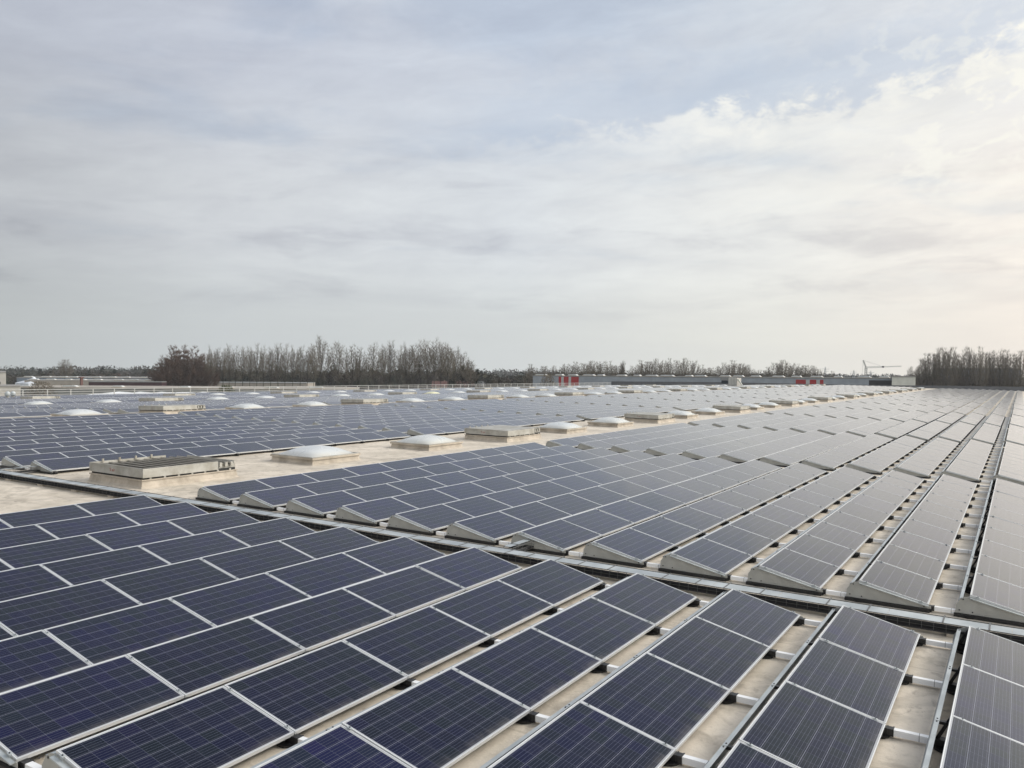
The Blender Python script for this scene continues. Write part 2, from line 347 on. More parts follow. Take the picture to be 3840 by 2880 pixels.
# ------------------------------------------------------------------ ground and our warehouse roof
GN = Vector((-0.0016, 0.0202, 0.9998)); EYE = 11.0
def gz(x, y): return CAMP.z - (EYE + GN.x * (x - CAMP.x) + GN.y * (y - CAMP.y)) / GN.z
RIDGE, FALL = 45.5, -.035
def rz(y): return 0.0 if y < RIDGE else (y - RIDGE) * FALL
b = MB(); R = 9000
b.face([(-R, -R, gz(-R, -R)), (R, -R, gz(R, -R)), (R, R, gz(R, R)), (-R, R, gz(-R, R))], 'ground_cover')
tag(link('ground', b.mesh('ground')), kind='structure')
XF, YF, X0, Y0 = 243.0, 116.0, -45.0, -26.0
wh = thing('warehouse', 'huge flat-roofed warehouse with beige coated roof carrying the solar field', 'warehouse', (0, 0, 0))
b = MB()
ys = [Y0, 10, 24, 36, RIDGE, 60, 80, 100, YF]; xs = [X0 + (XF - X0) * i / 16 for i in range(17)]
V = [(x, y, rz(y)) for y in ys for x in xs]; nx = len(xs)
b.poly(V, [(j * nx + i, j * nx + i + 1, (j + 1) * nx + i + 1, (j + 1) * nx + i) for j in range(len(ys) - 1) for i in range(nx - 1)], 'roof_coating')
link('roof', b.mesh('roof'), wh)
b = MB()
for (xa, ya, xb, yb) in [(X0, Y0, XF, Y0), (XF, Y0, XF, RIDGE), (XF, RIDGE, XF, YF), (XF, YF, X0, YF), (X0, YF, X0, RIDGE), (X0, RIDGE, X0, Y0)]:
    b.face([(xa, ya, gz(xa, ya) - 1), (xb, yb, gz(xb, yb) - 1), (xb, yb, rz(yb) - .004), (xa, ya, rz(ya) - .004)], 'wall_panel')
link('wall', b.mesh('wall'), wh)
b = MB(); PT = [(Y0, 1.3), (0, 1.12), (20, .80), (41, .32), (58, .16), (79, -.05), (YF, -.93)]
for (ya, za), (yb, zb) in zip(PT, PT[1:]):
    ra, rb = min(rz(ya), za) - .3, min(rz(yb), zb) - .3
    P = [(XF - .25, ya, ra), (XF - .25, yb, rb), (XF - .25, yb, zb), (XF - .25, ya, za), (XF + .15, ya, ra), (XF + .15, yb, rb), (XF + .15, yb, zb), (XF + .15, ya, za)]
    b.poly(P, [(0, 3, 2, 1), (3, 7, 6, 2), (4, 5, 6, 7)], 'parapet_metal')
link('parapet', b.mesh('parapet'), wh)
b = MB(); yk = YF
b.prism([(YF - .3, rz(YF)), (YF + .1, rz(YF)), (YF + .1, rz(YF) + .18), (YF - .3, rz(YF) + .18)], X0, XF, 'galvanised_steel')
link('edge_coping', b.mesh('edge_coping'), wh)

# ------------------------------------------------------------------ solar rows
TILT = .2229; PL, PW, PIT = 1.657, .992, 1.67; HL = .12
CT, ST = math.cos(TILT), math.sin(TILT)
def glass(b, x=0, iu=0, T=None, z=-.0015, e=.0):
    pts = [Vector((x + e, e, z)), Vector((x + PL - e, e, z)), Vector((x + PL - e, PW - e, z)), Vector((x + e, PW - e, z))]
    if T: pts = [T @ p for p in pts]
    b.face(pts, 'solar_cells', [(iu * PIT, 0), (iu * PIT + PL, 0), (iu * PIT + PL, PW), (iu * PIT, PW)])
def frame(b, x=0, T=None, lip=.009, low=False):
    h = .036
    for (x0, x1, y0, y1) in [(0, PL, 0, lip), (0, PL, PW - lip, PW), (0, lip, lip, PW - lip), (PL - lip, PL, lip, PW - lip)]:
        b.box(x + x0, x + x1, y0, y1, -h, .0005, 'aluminium_frame', T)
b = MB(); glass(b, e=.008, z=-.002)
b.face([(.01, .01, -.03), (.01, PW - .01, -.03), (PL - .01, PW - .01, -.03), (PL - .01, .01, -.03)], 'dark_gap')
ME_GLASS = b.mesh('solar_panel')
b = MB(); frame(b); ME_FRAME = b.mesh('frame')
b = MB(); glass(b, e=.008, z=-.002); frame(b); b.face([(.01, .01, -.03), (.01, PW - .01, -.03), (PL - .01, PW - .01, -.03), (PL - .01, .01, -.03)], 'dark_gap'); ME_PANEL = b.mesh('solar_panel')
b = MB(); b.box(-.022, .009, -.022, .022, .001, .007, 'galvanised_steel'); b.box(-.011, -.002, -.022, .022, -.03, .001, 'galvanised_steel'); b.cyl((-.0065, 0), .007, .007, .007, .014, 'steel_bolt', 6); ME_CLAMP = b.mesh('clamp')
def plate_mesh(side):
    b = MB(); x0, x1 = (-.012, -.008) if side < 0 else (.008, .012)
    prof = [(-.035, .055), (-.035, .098), (0, .104), (PW * CT - .03, .104 + (PW - .03) * ST - .012), (PW * CT + .01, .312), (1.04, .300), (1.09, .265), (1.145, .18), (1.155, .055)]
    b.prism(prof, x0, x1, 'plate_steel')
    xb = x0 - .006 if side < 0 else x1
    for (y, z) in [(.06, .078), (.94, .278), (1.055, .262), (1.10, .10), (.93, .09)]:
        b.cyl_x = None
        n = 6; P = [(xx, y + .011 * math.cos(k * math.pi / 3), z + .011 * math.sin(k * math.pi / 3)) for xx in (xb, xb + .006) for k in range(n)]
        b.poly(P, [tuple(range(n)), tuple(range(n, 2 * n))[::-1]] + [(k, n + k, n + (k + 1) % n, (k + 1) % n) for k in range(n)], 'steel_bolt')
    return b.mesh('end_plate')
ME_PL = {-1: plate_mesh(-1), 1: plate_mesh(1)}
b = MB(); b.prism([(.0, .088), (.0, .101), (PW * CT, .101 + PW * ST - .018), (PW * CT, .088 + PW * ST - .018)], -.055, -.012, 'galvanised_steel'); ME_ANG = b.mesh('edge_rail')
b = MB(); b.box(-.05, .05, -.02, 1.17, .001, .05, 'black_plastic'); ME_RUB = b.mesh('rubber_strip')
def defl_mesh(n, far=False):
    L = n * PIT; b = MB(); t = .003
    top = .270
    b.prism([(1.06, top), (1.102, top), (1.155, .06), (1.152, .06), (1.099, top - t), (1.06, top - t)], -.008, L + .008 - .02, 'galvanised_steel')
    if not far:
        for j in range(n + 1):
            x = j * PIT - .01
            b.box(x - .035, x - .032, 1.06, 1.10, top + .0005, top + .002, 'dark_gap')
            b.cyl((x + .02, 1.08), .008, .008, top, top + .006, 'steel_bolt', 6); b.cyl((x - .06, 1.08), .008, .008, top, top + .006, 'steel_bolt', 6)
    return b.mesh('wind_deflector')
b = MB(); b.cyl((0, .07), .11, .12, .0, .026, 'black_plastic', 16); b.box(-.038, .038, -.075, .08, .022, .092, 'black_plastic'); b.box(-.042, .042, -.075, -.064, .02, .096, 'black_plastic'); b.box(-.044, .044, -.02, -.01, .018, .095, 'black_plastic'); ME_FOOT = b.mesh('support_foot')
b = MB(); b.box(-.032, .032, -.38, .9, .028, .088, 'tube_aluminium'); b.box(-.034, .034, -.30, -.296, .026, .0895, 'steel_bolt'); ME_TUBE = b.mesh('cross_tube')
b = MB(); b.box(-.032, .032, .09, .9, .028, .088, 'tube_aluminium'); ME_TUBES = b.mesh('cross_tube')
b = MB(); b.bar((0, .80, .07), (0, .95, .30), .03, 'black_plastic'); b.bar((0, 1.09, .06), (0, .97, .30), .03, 'black_plastic'); b.box(-.02, .02, .93, 1.09, .235, .264, 'black_plastic'); b.cyl((0, .98), .13, .14, 0, .03, 'black_plastic', 12); b.box(-.05, .05, .85, 1.1, .03, .095, 'black_plastic'); ME_BRK = b.mesh('rear_bracket')
DEF = {}
def panel_T(j): return Matrix.Translation((j * PIT, 0, HL)) @ Matrix.Rotation(TILT, 4, 'X')
def build_row(n, lod, tubes=True):
    """one complete row as a list of (name, mesh, matrix, sub-parts); used once per kind and then copied"""
    parts = []
    for j in range(n):
        M = panel_T(j)
        subs = []
        if lod == 0:
            subs.append(('frame', ME_FRAME, Matrix.Identity(4)))
            for yy in (.10, PW - .10): subs.append(('clamp', ME_CLAMP, Matrix.Translation((0, yy, 0))))
            if j == n - 1:
                for yy in (.10, PW - .10): subs.append(('clamp', ME_CLAMP, Matrix.Translation((PL + .013, yy, 0))))
            parts.append(('solar_panel', ME_GLASS, M, subs))
        else: parts.append(('solar_panel', ME_PANEL, M, []))
    for s, x in ((-1, 0), (1, n * PIT - .02)):
        subs = []
        if s < 0 and lod < 2: subs = [('edge_rail', ME_ANG, Matrix.Identity(4)), ('rubber_strip', ME_RUB, Matrix.Identity(4))]
        parts.append(('end_plate', ME_PL[s], Matrix.Translation((x, 0, 0)), subs))
    if (n, lod == 2) not in DEF: DEF[(n, lod == 2)] = defl_mesh(n, lod == 2)
    parts.append(('wind_deflector', DEF[(n, lod == 2)], Matrix.Identity(4), []))
    for j in range(n + 1):
        M = Matrix.Translation((min(max(j * PIT - .01, .06), n * PIT - .08), 0, 0))
        if lod < 2 or tubes == 'far': 
            parts.append(('support_foot', ME_FOOT, M, []))
            parts.append(('cross_tube', ME_TUBE if tubes else ME_TUBES, M, []))
        if lod == 0: parts.append(('rear_bracket', ME_BRK, M, []))
    return parts
ROWKIND = {}
def place_row(x, y, z, n, lod, tubes, label, sc=1.0, slope=0.0):
    key = (n, lod, tubes)
    if key not in ROWKIND: ROWKIND[key] = build_row(n, lod, tubes)
    root = bpy.data.objects.new('solar_panel_row', None); root.empty_display_size = .1; COL.objects.link(root)
    root.location = (x, y, z); root.rotation_euler = (slope, 0, 0); root.scale = (sc, 1, 1)
    tag(root, label, 'solar panel row', 'tilted solar panel rows laid out across the roof')
    jr = random.Random(int(x * 97 + y * 1013)); root.rotation_euler = (slope + jr.uniform(-.002, .002), 0, jr.uniform(-.0012, .0012)); root.location = (x + jr.uniform(-.025, .025), y + jr.uniform(-.012, .012), z)
    for nm, me, M, subs in ROWKIND[key]:
        if nm == 'solar_panel': M = M @ Matrix.Rotation(jr.uniform(-.004, .004), 4, 'X') @ Matrix.Rotation(jr.uniform(-.0025, .0025), 4, 'Y')
        o = bpy.data.objects.new(nm, me); COL.objects.link(o); o.parent = root; o.matrix_local = M
        for sn, sm, SM in subs:
            q = bpy.data.objects.new(sn, sm); COL.objects.link(q); q.parent = o; q.matrix_local = SM
    return root
def dist(x, y): return math.hypot(x - CAMP.x, y - CAMP.y)
rows = []   # (distance, x, y, z, n, kindinfo, label, scale, slope)
def add(x, y, n, label, sc=1.0, tubes=True, field=1):
    slope = math.atan(FALL) if y > RIDGE else 0
    rows.append((dist(x + n * PIT * .4 * sc, y + .5), x, y, rz(y), n, tubes, label, sc, slope, field))
for r in range(11, -2, -1):
    i = 12 - r
    add(-5 * PIT, r * 1.5226, 5, 'five dark blue panels in front of the cable tray, %s row from the aisle end' % ordn(i))
BL = ['first', 'second', 'third', 'fourth', 'fifth', 'sixth', 'seventh', 'eighth', 'ninth', 'tenth', 'eleventh', 'twelfth', 'last']
for k in range(13):
    for r in range(12, 0 if k else -1, -1):
        add(1.6948 + k * 17.9799, -1.4566 + r * 1.5226, 10, 'ten-panel row, %s from the front skylight aisle, %s block beyond the tray, right field' % (ordn(13 - r), BL[k]))
for k in range(13):
    x0 = 1.95 + 18.15 * k
    for i in range(12):
        if x0 > XF - 18.5: continue
        add(x0, 24.75 + 1.555 * i, 10, 'ten-panel row, %s behind the front skylight aisle, %s block beyond the tray' % (ordn(i + 1), BL[k]), 1.02, i > 0, 2)
for k in range(-1, 13):
    x0 = 2.2 + 18.05 * k
    for i in range(12):
        if 0 < x0 < XF - 18:
            add(x0, 47.8 + 1.5226 * i, 10, 'ten-panel row, %s behind the second skylight aisle, %s block from left' % (ordn(i + 1), BL[k]), 1.0, i > 0, 3)
            add(x0 + 3.2, 71.8 + 1.5226 * i, 10, 'low-lying panel row, %s beyond the third skylight aisle, %s block from left' % (ordn(i + 1), BL[k]), 1.0, i > 0, 4)
            add(x0 + 3.2, 95.8 + 1.5226 * i, 10, 'low-lying panel row, %s beyond the fourth skylight aisle, %s block from left' % (ordn(i + 1), BL[k]), 1.0, i > 0, 5)
rows.sort(key=lambda t: t[0] * (1.35 if t[9] >= 3 else 1))
NTHING = 298
for q in rows[:NTHING]:
    d, x, y, z, n, tubes, label, sc, slope, field = q
    lod = 0 if d < 22 else (1 if d < 75 and field < 3 else 2)
    place_row(x, y, z, n, lod, tubes, label, sc, slope)
b = MB()
for q in rows[NTHING:]:
    d, x, y, z, n, tubes, label, sc, slope, field = q
    T = Matrix.Translation((x, y, z)) @ Matrix.Rotation(slope, 4, 'X') @ Matrix.Diagonal((sc, 1, 1, 1))
    kk = random.Random(x * 31 + y * 7).randrange(1, 5000)
    jr = random.Random(kk)
    for j in range(n):
        TT = T @ panel_T(j) @ Matrix.Rotation(jr.uniform(-.004, .004), 4, 'X') @ Matrix.Rotation(jr.uniform(-.0025, .0025), 4, 'Y')
        glass(b, 0, kk + j, TT, z=0, e=.014)
        b.face([TT @ Vector(p) for p in [(0, 0, -.003), (PL, 0, -.003), (PL, PW, -.003), (0, PW, -.003)]], 'aluminium_frame')
        b.face([TT @ Vector(p) for p in [(0, 0, -.036), (PL, 0, -.036), (PL, 0, -.003), (0, 0, -.003)]], 'aluminium_frame')
    L = n * PIT
    for xx in (-.01, L - .01):
        b.face([T @ Vector((xx, yy, zz)) for yy, zz in [(-.03, .03), (-.03, .10), (PW * CT, .312), (1.04, .30), (1.12, .22), (1.155, .03)]], 'plate_steel')
    b.face([T @ Vector(p) for p in [(0, 1.155, .03), (L, 1.155, .03), (L, 1.10, .269), (0, 1.10, .269)]], 'galvanised_steel')
    b.face([T @ Vector(p) for p in [(0, 1.06, .271), (L, 1.06, .271), (L, 1.10, .271), (0, 1.10, .271)]], 'galvanised_steel')
far = link('distant_solar_panel_rows', b.mesh('distant_solar_panel_rows'))
tag(far, 'mass of pale shining solar panel rows filling the far end of the roof', 'solar panel rows', kind='stuff')

# ------------------------------------------------------------------ domed skylights and louvred smoke vents
def dome_meshes():
    LX, LY = 2.35, 1.95
    c = MB()
    def ring(z0, z1, a, b_, m):   # tapered box
        P = []
        for z, g in ((z0, a), (z1, b_)):
            P += [(-LX / 2 - g, -LY / 2 - g, z), (LX / 2 + g, -LY / 2 - g, z), (LX / 2 + g, LY / 2 + g, z), (-LX / 2 - g, LY / 2 + g, z)]
        c.poly(P, [(0, 1, 5, 4), (1, 2, 6, 5), (2, 3, 7, 6), (3, 0, 4, 7), (4, 5, 6, 7)], m)
    ring(0, .05, .06, .0, 'curb_coating'); ring(.05, .17, 0, -.02, 'curb_coating'); ring(.171, .235, .03, .03, 'curb_coating')
    r = MB(); g = .012
    for x0, x1, y0, y1 in [(-LX / 2 - g, LX / 2 + g, -LY / 2 - g, -LY / 2 + .05), (-LX / 2 - g, LX / 2 + g, LY / 2 - .05, LY / 2 + g), (-LX / 2 - g, -LX / 2 + .05, -LY / 2 + .05, LY / 2 - .05), (LX / 2 - .05, LX / 2 + g, -LY / 2 + .05, LY / 2 - .05)]:
        r.box(x0, x1, y0, y1, .236, .262, 'vent_aluminium')
    d = MB(); n = 20; V = []; F = []
    for j in range(n + 1):
        for i in range(n + 1):
            s, t = -1 + 2 * i / n, -1 + 2 * j / n
            h = ((1 - abs(s) ** 2.3) * (1 - abs(t) ** 2.3)) ** .7
            V.append((s * (LX / 2 - .13), t * (LY / 2 - .10),   .245 + .27 * h))
    for j in range(n):
        for i in range(n): a = j * (n + 1) + i; F.append((a, a + 1, a + n + 2, a + n + 1))
    d.poly(V, F, 'acrylic_dome')
    return c.mesh('curb'), r.mesh('rim'), d.mesh('dome', True)
ME_CURB, ME_RIM, ME_DOME = dome_meshes(); ME_DOMEY = ME_DOME.copy(); ME_DOMEY.materials[0] = MATS['acrylic_yellow']
AISLE = {1: 'front', 2: 'second', 3: 'third', 4: 'fourth'}
def skylight(x, y, al, i, sc=1.0, yellow=False):
    t = thing('domed_skylight', ('yellowed' if yellow else 'white') + ' domed skylight on beige curb, %s dome from the camera end of the %s aisle' % (ordn(i), AISLE[al]), 'skylight', (x, y, rz(y)), 'domed skylights along the roof aisles')
    if y > RIDGE: t.rotation_euler = (math.atan(FALL), 0, 0)
    t.scale = (sc, sc, 1)
    for nm, me in (('curb', ME_CURB), ('rim', ME_RIM), ('dome', ME_DOMEY if yellow else ME_DOME)): link(nm, me, t)
def text_mesh(s, size, m):
    cu = bpy.data.curves.new('lettering', 'FONT'); cu.body = s; cu.size = size; cu.extrude = .001
    o = bpy.data.objects.new('lettering', cu); COL.objects.link(o)
    dg = bpy.context.evaluated_depsgraph_get(); me = bpy.data.meshes.new_from_object(o.evaluated_get(dg)); me.name = 'lettering'
    bpy.data.objects.remove(o); me.materials.clear(); me.materials.append(MATS[m]); return me
ME_TXT = text_mesh('S air', .13, 'red_lettering')
VX, VY = 3.2, 2.35
def vent_meshes(openv):
    out = []
    c = MB()
    def fr(z0, z1, a, b_):
        P = []
        for z, g in ((z0, a), (z1, b_)): P += [(-VX / 2 - g, -VY / 2 - g, z), (VX / 2 + g, -VY / 2 - g, z), (VX / 2 + g, VY / 2 + g, z), (-VX / 2 - g, VY / 2 + g, z)]
        c.poly(P, [(0, 1, 5, 4), (1, 2, 6, 5), (2, 3, 7, 6), (3, 0, 4, 7), (4, 5, 6, 7)], 'curb_coating')
    fr(0, .05, .05, .0); fr(.05, .20, .0, -.03); fr(.201, .235, -.0, -.0)
    out.append(('curb', c.mesh('curb')))
    a = MB(); z0, z1 = .285, .53; X, Y = VX / 2 - .02, VY / 2 + .02
    a.box(-X + .05, X - .05, -Y + .05, Y - .05, .236, .30, 'dark_gap')
    for k in range(7):
        xx = -X + .25 + k * (2 * X - .5) / 6
        a.box(xx - .03, xx + .03, -Y + .02, Y - .02, .236, .284, 'vent_aluminium')
    out.append(('base_frame', a.mesh('base_frame')))
    a = MB()
    a.box(-X, -X + .03, -Y, Y, z0, z1, 'vent_aluminium')                # end board
    a.box(-X + .0305, X * .55, -Y, -Y + .03, z0, z1, 'vent_aluminium')   # front board, stops short
    a.box(-X + .0305, X * .55, Y - .03, Y, z0, z1, 'vent_aluminium')
    a.box(X * .55 + .001, X, -Y + .10, -Y + .13, z0, z1 - .13, 'vent_aluminium'); a.box(X * .55 + .001, X, Y - .13, Y - .10, z0, z1 - .13, 'vent_aluminium')
    a.box(X - .03, X, -Y + .131, Y - .131, z0, z1 - .04, 'vent_aluminium')
    out.append(('fascia', a.mesh('fascia')))
    a = MB(); n = 11
    if openv:
        for k in range(n):
            xx = -X + .14 + k * (2 * X - .3) / (n - 1) * .98
            T = Matrix.Translation((xx, 0, .44)) @ Matrix.Rotation(math.radians(22), 4, 'Y')
            a.box(-.13, .13, -Y + .05, Y - .05, -.006, .006, 'vent_slat', T)
            a.box(-.13, -.115, -Y + .05, Y - .05, -.03, -.007, 'vent_slat', T)
        out.append(('louvre_slats', a.mesh('louvre_slats')))
    else:
        for k in range(n):
            xx = -X + .04 + k * (2 * X * .96) / n
            a.box(xx, xx + 2 * X * .96 / n - .012, -Y + .035, Y - .035, .505 - .001 * (k % 2), .535, 'vent_aluminium')
        out.append(('lid', a.mesh('lid')))
    a = MB()
    for k in range(3):
        xx = X * .60 + k * .20
        a.box(xx, xx + .09, -Y + .02, -Y + .099, .36, .48, 'vent_aluminium')
    for k in range(4):
        xx = -X + .35 + k * .52
        a.box(xx, xx + .05, Y - .07, Y - .031, .50, .60, 'vent_slat')
    out.append(('bracket', a.mesh('bracket')))
    return out
VO, VC = vent_meshes(True), vent_meshes(False)
def vent(x, y, al, i, openv):
    st = 'open louvre slats' if openv else 'closed flat lid'
    t = thing('smoke_vent', 'metal roof vent with %s, %s from the camera in the %s aisle' % (st, ordn(i), AISLE[al]), 'roof vent', (x, y, rz(y)), 'rectangular smoke vents along the roof aisles')
    if y > RIDGE: t.rotation_euler = (math.atan(FALL), 0, 0)
    for nm, me in (VO if openv else VC): link(nm, me, t)
    if al == 1 and i < 4:
        o = link('lettering', ME_TXT, t, (-VX / 2 + .02 - .004, .25, .36), (math.radians(90), 0, math.radians(-90)))
i = j = 0
for k in range(12):
    xb = 3.45 + 18.62 * k
    if xb < 226: j += 1; vent(xb, 21.6, 1, j, k == 0)
    for dx in (6.25, 12.75):
        if xb + dx < 226: i += 1; skylight(xb + dx - (.1 if k else 0), 21.75, 1, i)
i = j = 0
for k in range(13):
    xb = 22.0 + 18.08 * k
    if xb < 226: j += 1; vent(xb, 45.9, 2, j, False)
    for dx in (-6.5, 5.4, 11.5):
        if dx < 0 and k: continue
        if xb + dx < 226: i += 1; skylight(xb + dx, 45.3, 2, i, .93)
i = j = 0
for k in range(12):
    xb = 20.4 + 18.0 * k
    if xb < 226: j += 1; vent(xb, 69.3, 3, j, False)
    for dx in (6.4, 12.6):
        if xb + dx < 226: i += 1; skylight(xb + dx, 69.3, 3, i, .93, k == 3 and dx < 7)
i = j = 0
for k in range(11):
    xb = 40.7 + 18.0 * k
    if xb < 226: j += 1; vent(xb, 93.3, 4, j, False)
    for dx in (6.0, 12.0):
        if xb + dx < 226 and k: i += 1; skylight(xb + dx, 93.3, 4, i, .93)

# ------------------------------------------------------------------ cable trays
def tray(name, label, a, c, w, cat='cable tray', feet=True, z0=.05, nfeet=1.55, cov=True):
    """a, c: end points of the centre line (axis-aligned)"""
    a = Vector((a[0], a[1], 0)); c = Vector((c[0], c[1], 0)); L = (c - a).length; ang = math.atan2(c.y - a.y, c.x - a.x)
    t = thing(name, label, cat, a, rz=ang)
    m = MB(); h = .125; n = int(L / .15)
    for s in (-1, 1):
        for z in (z0, z0 + .06, z0 + h): m.bar((0, s * w / 2, z), (L, s * w / 2, z), .004 if z < z0 + h else .010, 'wire_steel')
    for q in (-.3, -.1, .1, .3): m.bar((0, q * w, z0), (L, q * w, z0), .006, 'rail_steel')
    for k in range(n + 1):
        x = k * L / n
        for s in (-1, 1): m.bar((x, s * (w / 2 + .004), z0), (x, s * (w / 2 + .004), z0 + h), .0045, 'wire_steel')
        m.bar((x, -w / 2, z0 - .004), (x, w / 2, z0 - .004), .006, 'wire_steel')
    link('wire_basket', m.mesh('wire_basket'), t)
    m = MB(); rr = random.Random(4)
    for k in range(7):
        y = -w * .42 + (k % 7) * w * .88 / 6; pts = [(L * q / 12, y + rr.uniform(-.012, .012), z0 + .013 + rr.uniform(-.001, .003)) for q in range(13)]
        for p, q in zip(pts, pts[1:]): m.bar(p, q, .022, 'cable_black', n=6)
    link('cable', m.mesh('cable'), t)
    m = MB(); k = 0; x = 0; rr = random.Random(8)
    while x < L - .01:
        x1 = min(L, x + rr.choice((1.0, 1.5, 2.0)))
        dz = rr.uniform(0, .004); m.box(x + .006, x1, -w * .5 + .07 + rr.uniform(-.006, .006), w * .5 + .006, z0 + h + .006 + dz, z0 + h + .008 + dz, 'galvanised_steel')
        for q in (.25, .8, 1.4):
            if x + q < x1 - .1: m.box(x + q, x + q + .02, -w * .5 - .012, w * .5 + .012, z0 + h + .0125, z0 + h + .017, 'wire_steel')
        x = x1
    if cov: link('cover', m.mesh('cover'), t)
    if feet:
        f = MB(); f.box(-.11, .11, -w * .5 - .06, w * .5 + .02, 0, z0 - .006, 'curb_coating'); fm = f.mesh('support_block')
        x = .5
        while x < L: link('support_block', fm, t, (x, 0, 0)); x += nfeet
    return t
tray('cable_tray', 'long wire basket cable tray with galvanised covers running across the roof gap', (.70, -4.0), (.70, 27.0), .36)
tray('branch_cable_tray', 'short covered tray branch entering the end plate of a middle panel row', (.895, 8.42), (1.72, 8.42), .20, feet=False, z0=.075)
tray('branch_cable_tray', 'short tray branch with loose black cables by the near left panel row', (-1.6, 25.45), (1.95, 25.45), .20, feet=True, z0=.055)
b = MB(); rr = random.Random(2)
for k in range(3):
    p = None
    for q in range(14):
        c = Vector((-1.9 + q * .26, 25.62 + k * .06 + .06 * math.sin(q * .9 + k), .20 + .02 * math.sin(q * 1.7 + k * 2) if q > 2 else .1))
        if p: b.bar(p, c, .022, 'cable_black', n=5)
        p = c
tag(link('loose_cables', b.mesh('loose_cables')), 'loose black cables lying over the tray at the left edge of the roof', 'cables')

# ------------------------------------------------------------------ guard rail, roof fans, air unit
t = thing('guard_rail', 'long grey steel guard rail with three bars along the far roof edge', 'railing', (0, 0, 0))
yr = 115.0; zr = rz(yr); xr0, xr1 = 24.0, 240.0
b = MB(); b.bar((xr0, yr, zr + 1.12), (xr1, yr, zr + 1.12), .085, 'rail_steel', n=6)
link('top_rail', b.mesh('top_rail'), t)
for z in (.78, .44):
    b = MB(); b.bar((xr0, yr, zr + z), (xr1, yr, zr + z), .06, 'rail_steel', n=6); link('middle_rail', b.mesh('middle_rail'), t)
b = MB(); b.box(-.06, .06, -.04, .04, 0, 1.10, 'rail_steel'); b.box(-.09, .09, -.09, .09, 0, .02, 'rail_steel'); pm = b.mesh('post')
x = xr0
while x <= xr1: link('post', pm, t, (x, yr, zr + .0)); x += 3.33
fan = None
for k, (x, y) in enumerate([(42.6, 103.6), (43.7, 104.5)]):
    t = thing('roof_cowl', '%s shiny round-headed exhaust cowl near the guard rail at far left' % ('left' if k else 'right'), 'exhaust cowl', (x, y, rz(y)), 'pair of exhaust cowls by the guard rail')
    b = MB(); b.cyl((0, 0), .16, .16, 0, .45, 'vent_aluminium', 14); b.cyl((0, 0), .26, .2, 0, .06, 'vent_aluminium', 14); link('pipe', b.mesh('pipe'), t)
    b = MB()
    for z0, z1, r0, r1 in [(.45, .55, .17, .30), (.551, .80, .31, .31), (.801, .95, .32, .22), (.951, 1.06, .22, .08)]: b.cyl((0, 0), r0, r1, z0, z1, 'galvanised_steel', 14)
    link('cowl', b.mesh('cowl'), t)
t = thing('air_unit', 'boxy pale rooftop air unit with dark intake near the far parapet', 'air unit', (198, 61, rz(61)), rz=math.radians(-10))
b = MB(); b.box(-1.2, 1.2, -.1, 2.2, .3, 2.3, 'hall_pale'); link('casing', b.mesh('casing'), t)
b = MB(); b.box(-1.2, 1.2, 2.22, 4.4, 1.6, 2.2, 'hall_grey'); b.box(-1.0, 1.0, 2.22, 4.2, .8, 1.55, 'pane_dark'); link('intake', b.mesh('intake'), t)
b = MB()
for (p, q) in [(-1, 0), (1, 0), (-1, 2.2), (1, 2.2), (-1, 4.5), (1, 4.5)]: b.box(p - .08, p + .08, q - .05, q + .1, 0, .31, 'rail_steel')
for k in range(5): b.box(-1.24, -1.205, .15 + k * .42, .35 + k * .42, .6, 2.4, 'facade_cream')
link('stand', b.mesh('stand'), t)
b = MB(); b.bar((-.9, -.4, 1.8), (-.9, -1.4, .5), .35, 'facade_cream', n=8); b.bar((-.9, -.1, 1.9), (-.9, -.45, 1.8), .35, 'facade_cream', n=8); link('duct', b.mesh('duct'), t)

# ------------------------------------------------------------------ buildings beyond the roof
def hall(name, label, A, B_, depth, h, wall, roofm='roof_felt', cat='warehouse', h0=0, overhang=.0, stripes=(), trim=None, domes=0, dome_m='acrylic_dome', seed=1):
    """A, B_: left and right ends of the front wall seen from our roof; depth goes away from us"""
    ax, ay = A; bx, by = B_; L = math.hypot(bx - ax, by - ay); ang = math.atan2(by - ay, bx - ax)
    g = gz(ax, ay) - 1.5; H = h + 1.5
    t = thing(name, label, cat, (ax, ay, g), rz=ang); t.rotation_euler = (0, -math.atan2(gz(bx, by) - gz(ax, ay), L), ang)
    b = MB(); b.box(0, L, 0, depth, 0, H, wall); link('wall', b.mesh('wall'), t)
    b = MB(); b.box(-overhang, L + overhang, -.15, depth + .15, H + .002, H + .35, roofm); link('roof', b.mesh('roof'), t)
    for k, (s0, s1, m, z0, z1) in enumerate(stripes):
        b = MB(); b.box(s0 * L, s1 * L, -.08, -.002, z0 * H, z1 * H, m); o = link('wall_panel', b.mesh('wall_panel'), t)
    rr = random.Random(seed)
    for k in range(domes):
        x = (k + .5 + rr.uniform(-.2, .2)) * L / domes; w = rr.uniform(1.5, 3.0)
        b = MB(); b.box(x - w, x + w, 2, 4.2, H + .352, H + .55, 'curb_coating'); b.prism([(x - w + .1, H + .552), (x + w - .1, H + .552), (x + w * .7, H + .95), (x - w * .7, H + .95)], 2.1, 4.1, dome_m, 'y')
        link('rooflight', b.mesh('rooflight'), t)
    return t, L, H
def uy(v, A=178.3, B_=37.4): return (178.3 - v) / (178.3 - 37.4)
